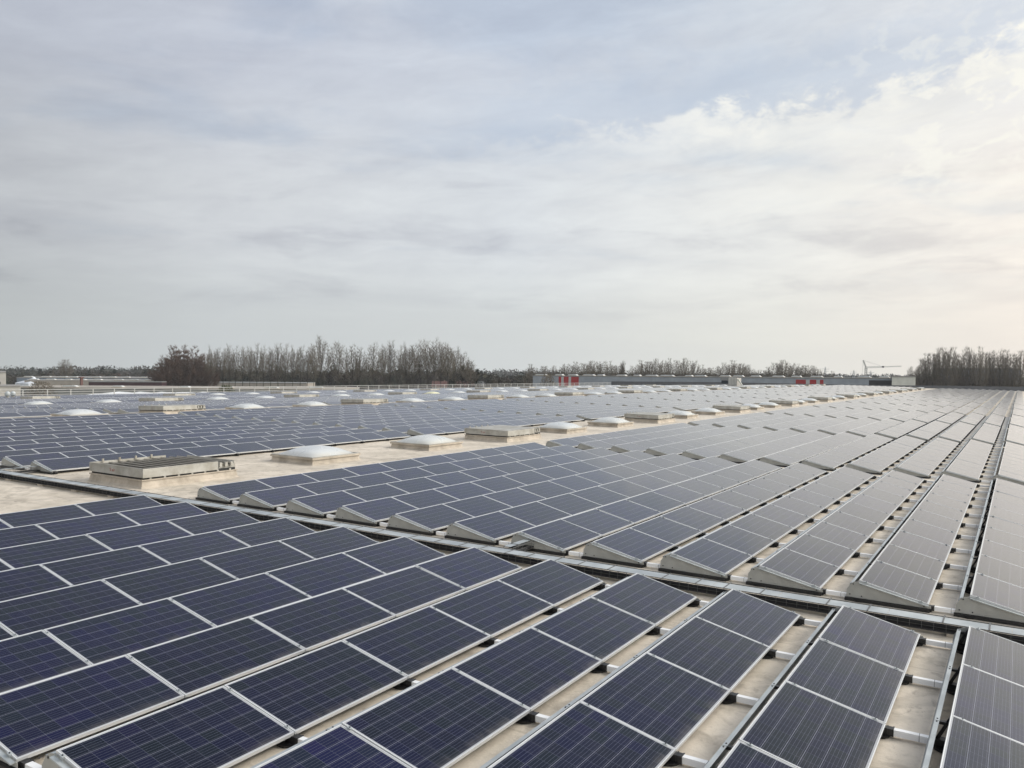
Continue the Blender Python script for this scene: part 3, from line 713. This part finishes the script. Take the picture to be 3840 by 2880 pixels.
hall('grey_warehouse', 'long grey metal warehouse with red stripes behind the far parapet', (300, 178.3), (300, 37.4), 60, 9.7, 'facade_grey', stripes=[
    (.0886, .0971, 'facade_red', .2, .995), (.0973, .1054, 'facade_light', .2, .99), (.1056, .1215, 'facade_red', .2, .995), (.1217, .1298, 'facade_light', .2, .99), (.130, .1548, 'facade_red', .2, .995),
    (.7725, .7974, 'facade_red', .2, .96), (.7976, .8064, 'facade_light', .2, .95), (.8066, .8226, 'facade_red', .2, .96), (.8228, .8312, 'facade_light', .2, .95), (.8314, .840, 'facade_red', .2, .96), (.9463, .9990, 'facade_black', .2, .96)], domes=20, roofm='hall_grey')
hall('cream_box_building', 'plain cream box building at the right end of the grey warehouse', (293, 36.9), (293.9, 29.9), 8, 10.4, 'facade_cream', cat='building')
hall('dark_block', 'far dark blue-grey block behind the bare trees at right', (553, 33), (572, 0), 30, 15.2, 'far_block', cat='building')
hall('long_blue_hall', 'long blue-grey hall below the distant wood at left', (264, 510), (310, 434), 40, 6.6, 'hall_blue', domes=9, stripes=[(.5, .83, 'hall_grey', .2, .97)], seed=5)
hall('beige_hall', 'low beige hall with white roof edge in the left background', (219, 420), (252, 366), 30, 5.9, 'hall_beige', domes=8, seed=3)
hall('maroon_hall', 'dark maroon wall of a low hall in the left background', (226.5, 379), (245, 350), 6, 5.6, 'hall_maroon', 'hall_grey')
hall('long_grey_hall', 'long grey hall with pale roof edge beyond the left guard rail', (138, 288), (196, 190), 26, 5.1, 'hall_grey', 'hall_beige', domes=7, seed=8)
hall('second_grey_hall', 'grey hall with white edge strip lower down behind left guard rail', (112, 214), (168, 130), 10, 3.3, 'hall_grey', 'hall_grey', stripes=[(.28, .31, 'pane_dark', .3, .8), (.36, .385, 'pane_dark', .3, .8), (.7, .9, 'facade_black', .2, .7)])
hall('pale_long_hall', 'pale walled hall seen between the poplar trunks', (300, 412), (338, 348), 20, 4.4, 'hall_beige', 'hall_grey')
# white shed with curved roof ribs
t, L, H = hall('white_sawtooth_hall', 'low hall with bright white ribbed roof just beyond the left guard rail', (91, 168), (117, 134), 24, 4.6, 'hall_grey', 'hall_white', domes=0)
b = MB()
for k in range(9):
    x0, x1 = k * L / 9, (k + 1) * L / 9
    b.prism([(x0, H + .36), (x1 - .2, H + .36), (x1 - .8, H + 1.1), (x0 + .9, H + 1.3)], .5, 22, 'hall_white', 'y')
link('roof_ribs', b.mesh('roof_ribs'), t)
t, L, H = hall('beige_corner_building', 'beige two-step building with small window and red sign at left edge', (98, 271), (124.0, 257.4), 12, 10.2, 'hall_pale', cat='building')
b = MB(); b.box(L - 3.4, L - 1.4, -.1, -.003, H - 4.6, H - 2.6, 'pane_dark'); link('window', b.mesh('window'), t)
b = MB(); b.box(L - 7, L - 5.2, -.12, -.003, H - 4.4, H - 3.2, 'facade_red'); link('sign_board', b.mesh('sign_board'), t)
hall('beige_low_building', 'low beige building in front of the two-step building at left edge', (98, 255), (120.5, 243.2), 10, 6.3, 'hall_pale', cat='building')
# tent
g = gz(224, 421)
t = thing('white_marquee', 'pale pointed marquee tent in front of the long blue hall', 'tent', (224, 421, g))
b = MB(); b.poly([(-6, -6, 4.6), (6, -6, 4.6), (6, 6, 4.6), (-6, 6, 4.6), (0, 0, 8.0), (-1, -1, 6.8), (1, -1, 6.8), (1, 1, 6.8), (-1, 1, 6.8)], [(0, 1, 6, 5), (1, 2, 7, 6), (2, 3, 8, 7), (3, 0, 5, 8), (5, 6, 4), (6, 7, 4), (7, 8, 4), (8, 5, 4)], 'tent_white'); link('canopy', b.mesh('canopy'), t)
b = MB(); b.box(-5.9, 5.9, -5.9, 5.9, 0, 4.6, 'tent_white'); link('side_wall', b.mesh('side_wall'), t)
t = thing('rusty_chimney', 'rusty brown chimney beside the maroon hall', 'chimney', (224, 381, gz(224, 381)))
b = MB(); b.box(-.5, .5, -.5, .5, 0, 7.6, 'chimney_rust'); link('shaft', b.mesh('shaft'), t)
b = MB(); b.box(-.9, .9, -.9, .9, 7.602, 8.0, 'chimney_rust'); link('cap', b.mesh('cap'), t)
def house(x, y, w, h, rm, label, ang, wall='brick_wall'):
    t = thing('gabled_house', label, 'house', (x, y, gz(x, y)), 'houses beyond the trees', ang)
    b = MB(); d = 8; e = h * .5
    b.prism([(-w / 2, 0), (w / 2, 0), (w / 2, e), (-w / 2, e)], 0, d, wall, 'y'); b.prism([(0, e), (d, e), (d / 2, h - .3)], -w / 2 + .01, w / 2 - .01, wall, 'x')
    link('wall', b.mesh('wall'), t)
    b = MB(); b.prism([(-.6, e - .1), (d / 2, h), (d + .6, e - .1), (d + .6, e + .1), (d / 2, h + .25), (-.6, e + .1)], -w / 2 - .4, w / 2 + .4, rm, 'x'); o = link('roof', b.mesh('roof'), t)
    b = MB(); b.box(w * .25, w * .25 + .7, d / 2 - .4, d / 2 + .4, h - .5, h + .9, 'brick_wall'); link('chimney', b.mesh('chimney'), o)
    for s in (-.25, .25):
        b = MB(); b.box(s * w - .6, s * w + .6, -.06, -.003, .9, 2.3, 'pane_dark'); link('window', b.mesh('window'), t)
house(415, 648, 12, 8.5, 'tile_red', 'bright orange-roofed house under the distant wood at left', math.radians(-60))
for k, (x, y, w, m, s) in enumerate([(400, 300, 9, 'tile_red', 'dull red-roofed house left of the end of the poplar row'), (409, 286, 11, 'tile_red', 'wide red-roofed house below the end of the poplar row'), (414, 277, 8, 'tile_grey', 'grey-roofed house with pale gable right of the poplars'),
        (424, 268, 8, 'tile_grey', 'small grey house left of the red-roofed cottage by the grey warehouse'), (430, 259, 9, 'tile_red', 'red-roofed cottage left of the grey striped warehouse'), (446, 246, 8, 'tile_grey', 'grey-roofed house close to the grey warehouse corner')]):
    house(x, y, w, 5.6, m, s, math.radians(-58 + 25 * (k % 2)), 'brick_wall' if m == 'tile_red' else 'hall_pale')

# ------------------------------------------------------------------ crane and pylons
def lattice(b, a, c, w, n, m, th=.12):
    a = Vector(a); c = Vector(c); d = (c - a); dn = d.normalized(); u = dn.cross(Vector((0, 0, 1)))
    if u.length < .1: u = Vector((0, 1, 0))
    u.normalize(); v = u.cross(dn); cs = [u * w / 2 + v * w / 2, -u * w / 2 + v * w / 2, -u * w / 2 - v * w / 2, u * w / 2 - v * w / 2]
    for q in cs: b.bar(a + q, c + q, th, m)
    for k in range(n):
        for i in range(4):
            b.bar(a + d * k / n + cs[i], a + d * (k + 1) / n + cs[(i + 1) % 4], th * .7, m)
t = thing('tower_crane', 'pale self-erecting tower crane with level jib behind the warehouse', 'crane', (632, 95, gz(632, 95)))
jd = Vector((11.4, -19.0, 0)).normalized()
b = MB(); lattice(b, (0, 0, 0), (0, 0, 16.5), 1.3, 12, 'crane_grey', .28); link('mast', b.mesh('mast'), t)
b = MB(); lattice(b, (0, 0, 16.5), tuple(jd * 12 + Vector((0, 0, 17.2))), .9, 10, 'crane_grey', .16); lattice(b, tuple(jd * 12 + Vector((0, 0, 17.2))), tuple(jd * 25 + Vector((0, 0, 18.0))), .6, 10, 'crane_grey', .13); link('jib', b.mesh('jib'), t)
b = MB(); lattice(b, (0, 0, 16.5), tuple(-jd * 2.2 + Vector((0, 0, 21.5))), .6, 5, 'crane_grey', .14); link('tower_head', b.mesh('tower_head'), t)
b = MB(); b.bar(tuple(-jd * 2.2 + Vector((0, 0, 21.5))), tuple(jd * 10 + Vector((0, 0, 17.9))), .12, 'crane_grey'); b.bar(tuple(-jd * 2.2 + Vector((0, 0, 21.5))), tuple(-jd * 2.4 + Vector((0, 0, 2))), .10, 'crane_grey'); link('stay_cable', b.mesh('stay_cable'), t)
b = MB(); b.box(-.7, .7, -.7, .7, -.6, .6, 'facade_black', Matrix.Translation(jd * 12 + Vector((0, 0, 17.2)))); link('trolley', b.mesh('trolley'), t)
b = MB(); b.box(-2, 2, -2, 2, 0, 1.5, 'hall_grey'); link('base', b.mesh('base'), t)
for k, (x, y, h) in enumerate([(1298.2, 248.9, 23), (1320, 212.6, 18), (1333, 191.3, 17.5)]):
    t = thing('power_pylon', '%s faint lattice power pylon on the horizon near the crane' % ('tallest', 'middle', 'rightmost')[k], 'pylon', (x, y, gz(x, y)), 'power pylons on the horizon')
    b = MB()
    for s in (-1, 1):
        for q in (-1, 1): b.bar((s * 2.4, q * 2.4, 0), (s * .4, q * .4, h), .3, 'pylon_grey')
    for z in range(0, int(h) - 2, 3):
        w = 2.4 - 2 * z / h; w2 = 2.4 - 2 * (z + 3) / h
        b.bar((-w, -w, z), (w2, w2, z + 3), .2, 'pylon_grey'); b.bar((w, w, z), (-w2, -w2, z + 3), .2, 'pylon_grey')
    link('tower', b.mesh('tower'), t)
    b = MB()
    for z in (h * .72, h * .86): b.bar((2.2, -5.0, z), (-2.2, 5.0, z), .35, 'pylon_grey')
    link('cross_arm', b.mesh('cross_arm'), t)

# ------------------------------------------------------------------ bare trees
def tree_meshes(seed, shape):
    """unit tree, 1 high; shape: 'poplar' upright fan, 'round' broad fan, 'spire'"""
    R = random.Random(seed); t = MB(); c = MB()
    def seg(b, p, q, r0, r1, m, n=3):
        d = (q - p).normalized(); u = d.cross(Vector((.3, .5, .81))).normalized(); v = d.cross(u)
        P = [p + (u * math.cos(k * 2.0944) + v * math.sin(k * 2.0944)) * r0 for k in range(3)] + [q + (u * math.cos(k * 2.0944) + v * math.sin(k * 2.0944)) * r1 for k in range(3)]
        b.poly(P, [(0, 1, 4, 3), (1, 2, 5, 4), (2, 0, 3, 5)], m)
    hs, n1, spread, droop, tw = {'poplar': (.22, 24, .16, .40, .0015), 'fan': (.16, 32, .25, .46, .0015), 'spire': (.12, 26, .07, .5, .0025), 'round': (.03, 170, .42, .55, .0026), 'dense': (.10, 46, .33, .55, .0026)}[shape]
    p = Vector((0, 0, 0)); r = .012; lean = Vector((R.uniform(-.02, .02), R.uniform(-.02, .02), 0))
    def axis(z): return lean * (z * z * 2) + Vector((0, 0, z))
    for k in range(8):
        q = axis((k + 1) / 8 * .62) + Vector((R.uniform(-.006, .006), R.uniform(-.006, .006), 0)); seg(t, p, q, r * (1 - k / 8.5), r * (1 - (k + 1) / 8.5), 'bark_dark'); p = q
    twm = 'twig_red' if shape == 'round' else 'twig_brown'
    lob = [R.uniform(.75, 1.15) for _ in range(7)]
    for i in range(n1):
        rho = math.sqrt((i + R.random()) / n1); a = i * 2.39996 + R.uniform(-.4, .4)
        rad = rho * spread * lob[int(a * 1.1) % 7]; H = (1 - droop * rho ** 2.2) * (R.uniform(.5, 1.0) if shape == 'round' else R.uniform(.84, 1.0))
        z0 = hs + (H - hs) * (R.uniform(.05, .35) + .30 * (1 - rho)) if shape != 'round' else R.uniform(.02, .3)
        A0 = axis(z0); T1 = axis(H) + Vector((math.cos(a) * rad, math.sin(a) * rad, 0))
        M1 = A0 * .45 + T1 * .55 + Vector((math.cos(a), math.sin(a), 0)) * rad * .30 + Vector((0, 0, -.04 * rho))
        rr = .0036 * (1 - .3 * rho); ns = 7; prev = A0; sub = []
        for k in range(ns):
            f = (k + 1) / ns; q = A0 * (1 - f) ** 2 + M1 * (2 * f * (1 - f)) + T1 * f * f + Vector((R.uniform(-.006, .006), R.uniform(-.006, .006), 0))
            seg(c, prev, q, rr * (1 - k / (ns + .6)), rr * (1 - (k + 1) / (ns + .6)), 'bark_dark'); sub.append((q, (q - prev).normalized(), f)); prev = q
        for (s0, sd, f) in sub:
            for m_ in range(3 if f < .5 else 6):
                e = (sd + Vector((R.uniform(-1, 1), R.uniform(-1, 1), R.uniform(-.3, .4)))).normalized(); w = s0 + e * R.uniform(.035, .085)
                seg(c, s0, w, .0016, .0008, twm)
                for _ in range(4 if shape != 'round' else 8):
                    s1 = s0 + (w - s0) * R.uniform(.2, 1); e2 = (e + Vector((R.uniform(-.8, .8), R.uniform(-.8, .8), R.uniform(0, .7)))).normalized(); w2 = s1 + e2 * R.uniform(.03, .07)
                    u = e2.cross(Vector((R.random(), R.random(), .3))).normalized() * (tw * .5)
                    c.face([s1 - u, s1 + u, w2], twm)
    return t.mesh('trunk'), c.mesh('crown')
TREES = {k: [tree_meshes(s, k) for s in range(a, a + n)] for k, a, n in (('poplar', 10, 4), ('fan', 30, 4), ('spire', 50, 1), ('round', 60, 1), ('dense', 70, 4))}
def place_tree(name, x, y, h, w, shape, label, group, k, cat='tree'):
    ms = TREES[shape]; tm, cm = ms[k % len(ms)]
    t = thing(name, label, cat, (x, y, gz(x, y) - .3), group, rz=(k * 2.1) % 6.28)
    natural = {'poplar': .31, 'fan': .48, 'spire': .16, 'round': .86, 'dense': .62}[shape]
    s = w / (h * natural); s = max(.55, min(1.7, s)); t.scale = (h * s, h * s, h)
    link('trunk', tm, t); link('crown', cm, t)
POPLARS= [(267.8, 344.0, 22.9, 4.5), (275.0, 347.7, 23.7, 4.6), (282.0, 351.5, 23.2, 4.9), (275.5, 339.1, 23.9, 4.5), (282.6, 342.9, 23.6, 5.2), (276.2, 330.2, 23.8, 4.8), (283.6, 333.3, 23.8, 4.8), (291.0, 336.7, 24.9, 5.2), (284.3, 324.5, 23.7, 4.8), (291.9, 327.4, 23.7, 4.9), (285.2, 315.3, 25.5, 5.5), (292.8, 318.2, 24.7, 4.8), (300.5, 320.8, 23.9, 4.9), (293.8, 308.8, 24.7, 5.1), (301.5, 311.5, 24.1, 5.2), (294.4, 300.0, 24.0, 4.8), (302.2, 302.8, 29.4, 10.8), (312.7, 300.8, 27.6, 10.1), (307.4, 286.4, 25.1, 8.0), (315.2, 288.8, 22.9, 6.0), (309.6, 275.0, 26.2, 8.7), (318.4, 275.8, 25.3, 5.4), (326.5, 278.0, 27.8, 5.5), (319.5, 266.1, 24.1, 5.3), (327.3, 268.9, 25.5, 5.4), (319.5, 258.6, 25.8, 5.8), (327.8, 260.4, 27.7, 6.7), (336.3, 261.7, 27.1, 6.3), (328.5, 251.4, 27.7, 6.7), (336.7, 253.3, 27.5, 6.8), (328.7, 243.3, 25.9, 7.1), (337.0, 245.0, 24.8, 8.1), (345.7, 246.0, 22.0, 8.2), (337.4, 236.3, 18.1, 6.7)]
MID= [(375.6, 223.2, 15.7, 7.1), (386.2, 221.2, 16.1, 7.2), (396.2, 220.1, 15.5, 6.4), (388.8, 209.1, 16.4, 7.1), (398.8, 208.1, 17.2, 7.3), (390.4, 198.8, 17.9, 8.5), (399.9, 198.6, 18.0, 8.6), (409.4, 198.4, 18.0, 8.8), (400.9, 189.2, 17.6, 8.0), (410.2, 189.1, 16.7, 7.3), (400.9, 181.3, 17.8, 2.5), (411.2, 179.7, 15.6, 5.8), (420.7, 179.5, 18.3, 7.3), (411.7, 171.3, 19.1, 7.7), (421.5, 170.6, 19.6, 7.3), (412.0, 163.1, 18.4, 5.7), (421.4, 162.9, 19.3, 5.2), (431.2, 162.3, 20.2, 6.4), (421.9, 154.4, 19.7, 6.3), (431.8, 153.4, 18.7, 6.4), (422.6, 145.4, 16.0, 6.2), (432.6, 144.3, 15.8, 6.3), (442.7, 143.1, 15.6, 5.9), (433.1, 135.8, 17.5, 7.1), (443.0, 135.0, 18.5, 8.1), (433.2, 127.8, 18.1, 8.5), (443.4, 126.4, 16.5, 7.2), (454.2, 123.9, 13.8, 5.9), (444.7, 116.4, 14.8, 6.3), (455.3, 114.6, 18.9, 8.7), (444.9, 108.5, 19.0, 8.5), (455.2, 106.9, 17.5, 7.2), (465.4, 105.5, 16.9, 6.7), (454.8, 99.8, 17.5, 7.1), (465.3, 97.9, 16.2, 6.4), (455.0, 91.7, 14.6, 5.7), (466.8, 87.6, 13.0, 5.8)]
RIGHT= [(402.9, 42.5, 15.2, 4.3), (413.7, 40.1, 16.1, 4.9), (424.4, 38.1, 20.9, 7.5), (412.6, 34.5, 22.8, 7.2), (423.2, 32.5, 24.0, 7.4), (411.2, 29.1, 23.9, 7.2), (421.7, 27.2, 23.7, 6.6), (432.3, 25.1, 20.2, 5.0), (420.3, 21.8, 24.2, 5.3), (430.9, 19.6, 22.9, 5.4), (418.9, 16.4, 23.8, 6.0), (429.7, 14.0, 23.3, 5.6), (440.4, 11.7, 23.1, 5.5), (428.2, 8.7, 23.2, 5.5), (438.9, 6.3, 22.7, 5.7), (426.6, 3.5, 22.8, 6.0), (437.8, 0.5, 22.9, 6.1)]
for k, (x, y, h, w) in enumerate(POPLARS):
    big = w > 7.5
    place_tree('bare_poplar', x, y, h, w * 1.25, 'fan' if big else 'poplar', '%s bare poplar, %s from the left in the row behind the guard rail' % ('broad' if big else 'slender', ordn(k + 1)), 'bare poplars behind the left guard rail', k)
place_tree('round_bare_tree', 263, 357.9, 25.0, 25, 'round', 'wide round reddish-brown bare tree at the left end of the poplar row', None, 0)
place_tree('round_bare_tree', 259.5, 366.5, 20, 17, 'round', 'lower bare tree leaning out left of the wide round tree', None, 1)
place_tree('round_bare_tree', 268.5, 349, 21, 15, 'round', 'dark bare tree tucked between the wide round tree and the poplars', None, 2)
place_tree('bare_tree', 337, 583.3, 20.5, 13, 'dense', 'lone bare tree rising from the distant wood at far left', None, 1)
for k, (x, y, h, w) in enumerate(MID):
    sp = w < 3
    place_tree('bare_tree', x, y, h, w * 1.35, 'spire' if sp else 'dense', 'narrow spire-shaped tree behind the grey warehouse' if sp else 'bare tree behind the grey striped warehouse, %s from the left' % ordn(k + 1), 'bare trees behind the grey warehouse', k)
for k, (x, y, h, w) in enumerate(RIGHT):
    place_tree('bare_tree', x, y, h, w * 1.45, 'dense', 'tall bare tree beyond the right parapet, %s from the left of its group' % ordn(k + 1), 'tall bare trees at the right edge', k + 2)

# masses of woodland that read as one
def thicket(name, label, line, depth, n, size, m, seed=0, rough=.35):
    R = random.Random(seed); b = MB(); seg = []
    tot = 0
    for (p, q) in zip(line, line[1:]):
        l = math.hypot(q[0] - p[0], q[1] - p[1]); seg.append((tot, l, p, q)); tot += l
    nb = max(8, int(tot / (size * 2.2))); bumps = [((i_ + R.random()) / nb * tot, R.uniform(.72, 1.06), R.uniform(-.5, .5)) for i_ in range(nb)]
    for (s, hh, dd) in bumps:
        for (t0, l, p, q) in seg:
            if t0 <= s <= t0 + l: f = (s - t0) / l; break
        cx = p[0] + (q[0] - p[0]) * f; cy = p[1] + (q[1] - p[1]) * f; H = (p[2] + (q[2] - p[2]) * f) * hh
        a = math.atan2(cy - CAMP.y, cx - CAMP.x); cx += math.cos(a) * dd * depth; cy += math.sin(a) * dd * depth
        W = size * R.uniform(3, 5.5); g = gz(cx, cy)
        # dense heart of the clump, so that no light comes through low down
        k = 9; ring = []
        vv = [(cx, cy, g + H * .80)]
        for lev, (zz, rr_) in enumerate([(.62, .62), (.3, .8), (-.05, .8)]):
            for i in range(k): an = 2 * math.pi * i / k; q_ = rr_ * R.uniform(.8, 1.15); vv.append((cx + math.cos(an) * W * q_, cy + math.sin(an) * W * q_, g + H * zz * R.uniform(.9, 1.08)))
        ff = [(0, 1 + i, 1 + (i + 1) % k) for i in range(k)] + [(1 + L_ * k + i, 1 + (L_ + 1) * k + i, 1 + (L_ + 1) * k + (i + 1) % k, 1 + L_ * k + (i + 1) % k) for L_ in range(2) for i in range(k)]
        b.poly(vv, ff, m)
        for _ in range(n):
            th = R.random() * 6.283; u = R.random(); rad = W * math.sqrt(u) * 1.05; z = H * (1 - (rad / (W * 1.15)) ** 2 * .55) * R.uniform(.25, 1.0) ** .5
            c = Vector((cx + rad * math.cos(th), cy + rad * math.sin(th), g + z)); w = size * R.uniform(.25, .6)
            d1 = Vector((R.gauss(0, 1), R.gauss(0, 1), R.gauss(.3, 1.4))).normalized() * w * 1.4; d2 = Vector((R.gauss(0, 1), R.gauss(0, 1), R.gauss(0, .6))).normalized() * w * .55
            b.face([c - d2, c + d2, c + d1], m)
    o = link(name, b.mesh(name)); tag(o, label, 'woodland', kind='stuff'); return o
thicket('woodland', 'dark tangled undergrowth filling in behind the poplar trunks', [(CAMP.x + (x - CAMP.x) * 1.13, CAMP.y + (y - CAMP.y) * 1.13, 11.4 + (h - 11) * 1.13) for x, y, h in [(282.5, 412.1, 12.4), (288.6, 402.1, 13.9), (300.8, 381.9, 13.7), (316.0, 356.8, 14.2), (331.2, 331.6, 15.3), (346.4, 306.4, 16.0), (361.6, 281.2, 15.6), (370.7, 266.1, 15.4), (376.8, 256.0, 13.1), (381.3, 248.4, 11.1)]], 10, 420, 1.3, 'thicket', 1)
thicket('woodland', 'dark woodland belt behind the grey striped warehouse', [(391.7, 260.2, 10.8), (397.2, 251.2, 11.7), (405.0, 238.2, 12.1), (412.9, 225.2, 12.5), (428.6, 199.2, 13.3), (444.3, 173.2, 13.2), (460.0, 147.2, 12.6), (475.7, 121.2, 12.5), (491.4, 95.2, 11.6)], 14, 380, 1.3, 'thicket', 2)
thicket('woodland', 'dark hedge-like woodland under the tall trees at right', [(414.0, 68.5, 9.0), (420.5, 57.7, 11.0), (427.0, 46.9, 11.9), (432.3, 38.2, 11.8), (440.1, 25.2, 11.6), (449.9, 9.0, 11.7), (459.7, -7.3, 12.1), (470, -25, 12)], 10, 420, 1.3, 'thicket', 3)
thicket('woodland', 'distant mixed wood along the left horizon', [(461.1, 958.1, 15.7), (484.7, 919.1, 16.5), (497.9, 897.1, 16.1), (512.6, 872.8, 17.4), (524.4, 853.3, 16.4), (542.1, 824.0, 16.6), (558.3, 797.2, 16.2), (571.5, 775.2, 15.8), (600, 720, 15.5)], 40, 300, 3.0, 'far_thicket', 4)
thicket('woodland', 'low dark trees in front of the distant left wood', [(290, 640, 10.5), (330, 620, 11.5), (372, 590, 10.8), (396, 560, 11.3), (420, 520, 10.5)], 25, 260, 1.8, 'thicket', 7)
thicket('woodland', 'faint wooded ridge far away in the middle of the horizon', [(1100, 840, 15), (1136.1, 807.4, 15.5), (1170.5, 750.6, 17.5), (1193.3, 712.7, 17.0), (1227.7, 655.8, 15.4), (1245.4, 432.9, 13.2), (1330.4, 292.0, 13.3), (1372.9, 221.6, 13.0), (1436.7, 116.0, 13.3), (1479.2, 45.6, 13.7)], 60, 160, 5.0, 'far_thicket', 5)
# single evergreens
def evergreen(x, y, h, w, label, k):
    R = random.Random(k * 13 + 5); t = thing('evergreen_tree', label, 'tree', (x, y, gz(x, y)), 'dark evergreens among the bare woods')
    b = MB(); b.cyl((0, 0), .3, .12, 0, h * .8, 'bark_dark', 6); link('trunk', b.mesh('trunk'), t)
    b = MB()
    for _ in range(900):
        z = R.uniform(.15, 1) * h; rad = w / 2 * (1 - z / h) ** .6 * (1.0 + .25 * math.sin(z * 2.3)) * math.sqrt(R.random()); a = R.random() * 6.283
        c = Vector((rad * math.cos(a), rad * math.sin(a), z)); d1 = Vector((math.cos(a), math.sin(a), R.uniform(-.3, .6))) * R.uniform(.5, 1.1); d2 = Vector((-math.sin(a), math.cos(a), R.uniform(-.3, .3))) * .35
        b.face([c - d2, c + d2, c + d1], 'needle_green')
    link('crown', b.mesh('crown'), t)
for k, (x, y, h, s) in enumerate([(340.8, 247.8, 14.0, 'first'), (343.0, 244.4, 14.5, 'second'), (345.1, 240.8, 13.5, 'third'), (346.8, 237.9, 12.4, 'fourth')]):
    evergreen(x, y, h, 6.5, 'dark evergreen at the right end of the poplar row, %s from left' % s, k)
for k, (x, y, h) in enumerate([(350.5, 638.1, 12.4), (369.9, 606.0, 11.4), (375.1, 597.4, 13.7), (379.8, 589.5, 12.3), (391.9, 569.6, 12.0), (393.4, 567.0, 11.7)]):
    evergreen(x, y, h, 8, 'dark evergreen above the long blue hall, %s from left' % ordn(k + 1), k + 10)
def shrub(name, x, y, h, w, m, label, k):
    R = random.Random(k); t = thing(name, label, 'shrub', (x, y, gz(x, y)))
    b = MB()
    for _ in range(6): a = R.random() * 6.28; b.bar((0, 0, 0), (math.cos(a) * w * .3, math.sin(a) * w * .3, h * .8), .12, 'bark_dark')
    link('stem', b.mesh('stem'), t)
    b = MB()
    for _ in range(1400):
        z = R.uniform(.1, 1) * h; rad = w / 2 * (1 - (z / h - .5) ** 2 * 2.4) * math.sqrt(R.random()) ; a = R.random() * 6.283
        c = Vector((rad * math.cos(a), rad * math.sin(a), z)); d1 = Vector((R.gauss(0, .3), R.gauss(0, .3), R.uniform(.2, .9))); d2 = Vector((R.gauss(0, 1), R.gauss(0, 1), 0)).normalized() * .09
        b.face([c - d2, c + d2, c + d1], m)
    link('crown', b.mesh('crown'), t)
shrub('olive_shrub', 160.5, 205, 6.5, 6.5, 'shrub_green', 'olive green shrub in front of the poplar row', 3)
shrub('bare_shrub', 137, 262, 7.2, 9, 'twig_brown', 'brownish bare shrub in front of the long grey hall at left', 4)
shrub('bare_shrub', 166, 297, 5.5, 8, 'twig_brown', 'small bare shrub below the maroon hall', 5)
shrub('bare_shrub', 262, 150.5, 10.4, 7, 'twig_brown', 'scraggly bare shrub before the red stripes of the grey warehouse', 6)

# ------------------------------------------------------------------ haze: thin even air round the whole place
def haze():
    m = bpy.data.materials.new('haze'); m.use_nodes = True; N = NT(m.node_tree); N.n.clear()
    v = N.node('ShaderNodeVolumePrincipled'); v.inputs['Color'].default_value = (.86, .9, .96, 1); v.inputs['Density'].default_value = .00013
    o = N.node('ShaderNodeOutputMaterial'); N.l.new(v.outputs[0], o.inputs['Volume']); MATS['haze'] = m
    b = MB(); X0_, X1_, Y0_, Y1_ = -150, 1900, -250, 1300
    b.box(X0_, X1_, Y0_, Y1_, gz(X0_, Y1_) - 2, 45, 'haze'); tag(link('haze', b.mesh('haze')), 'thin pale haze over the whole place', 'haze', kind='stuff')
HAZE = True
if HAZE: haze()
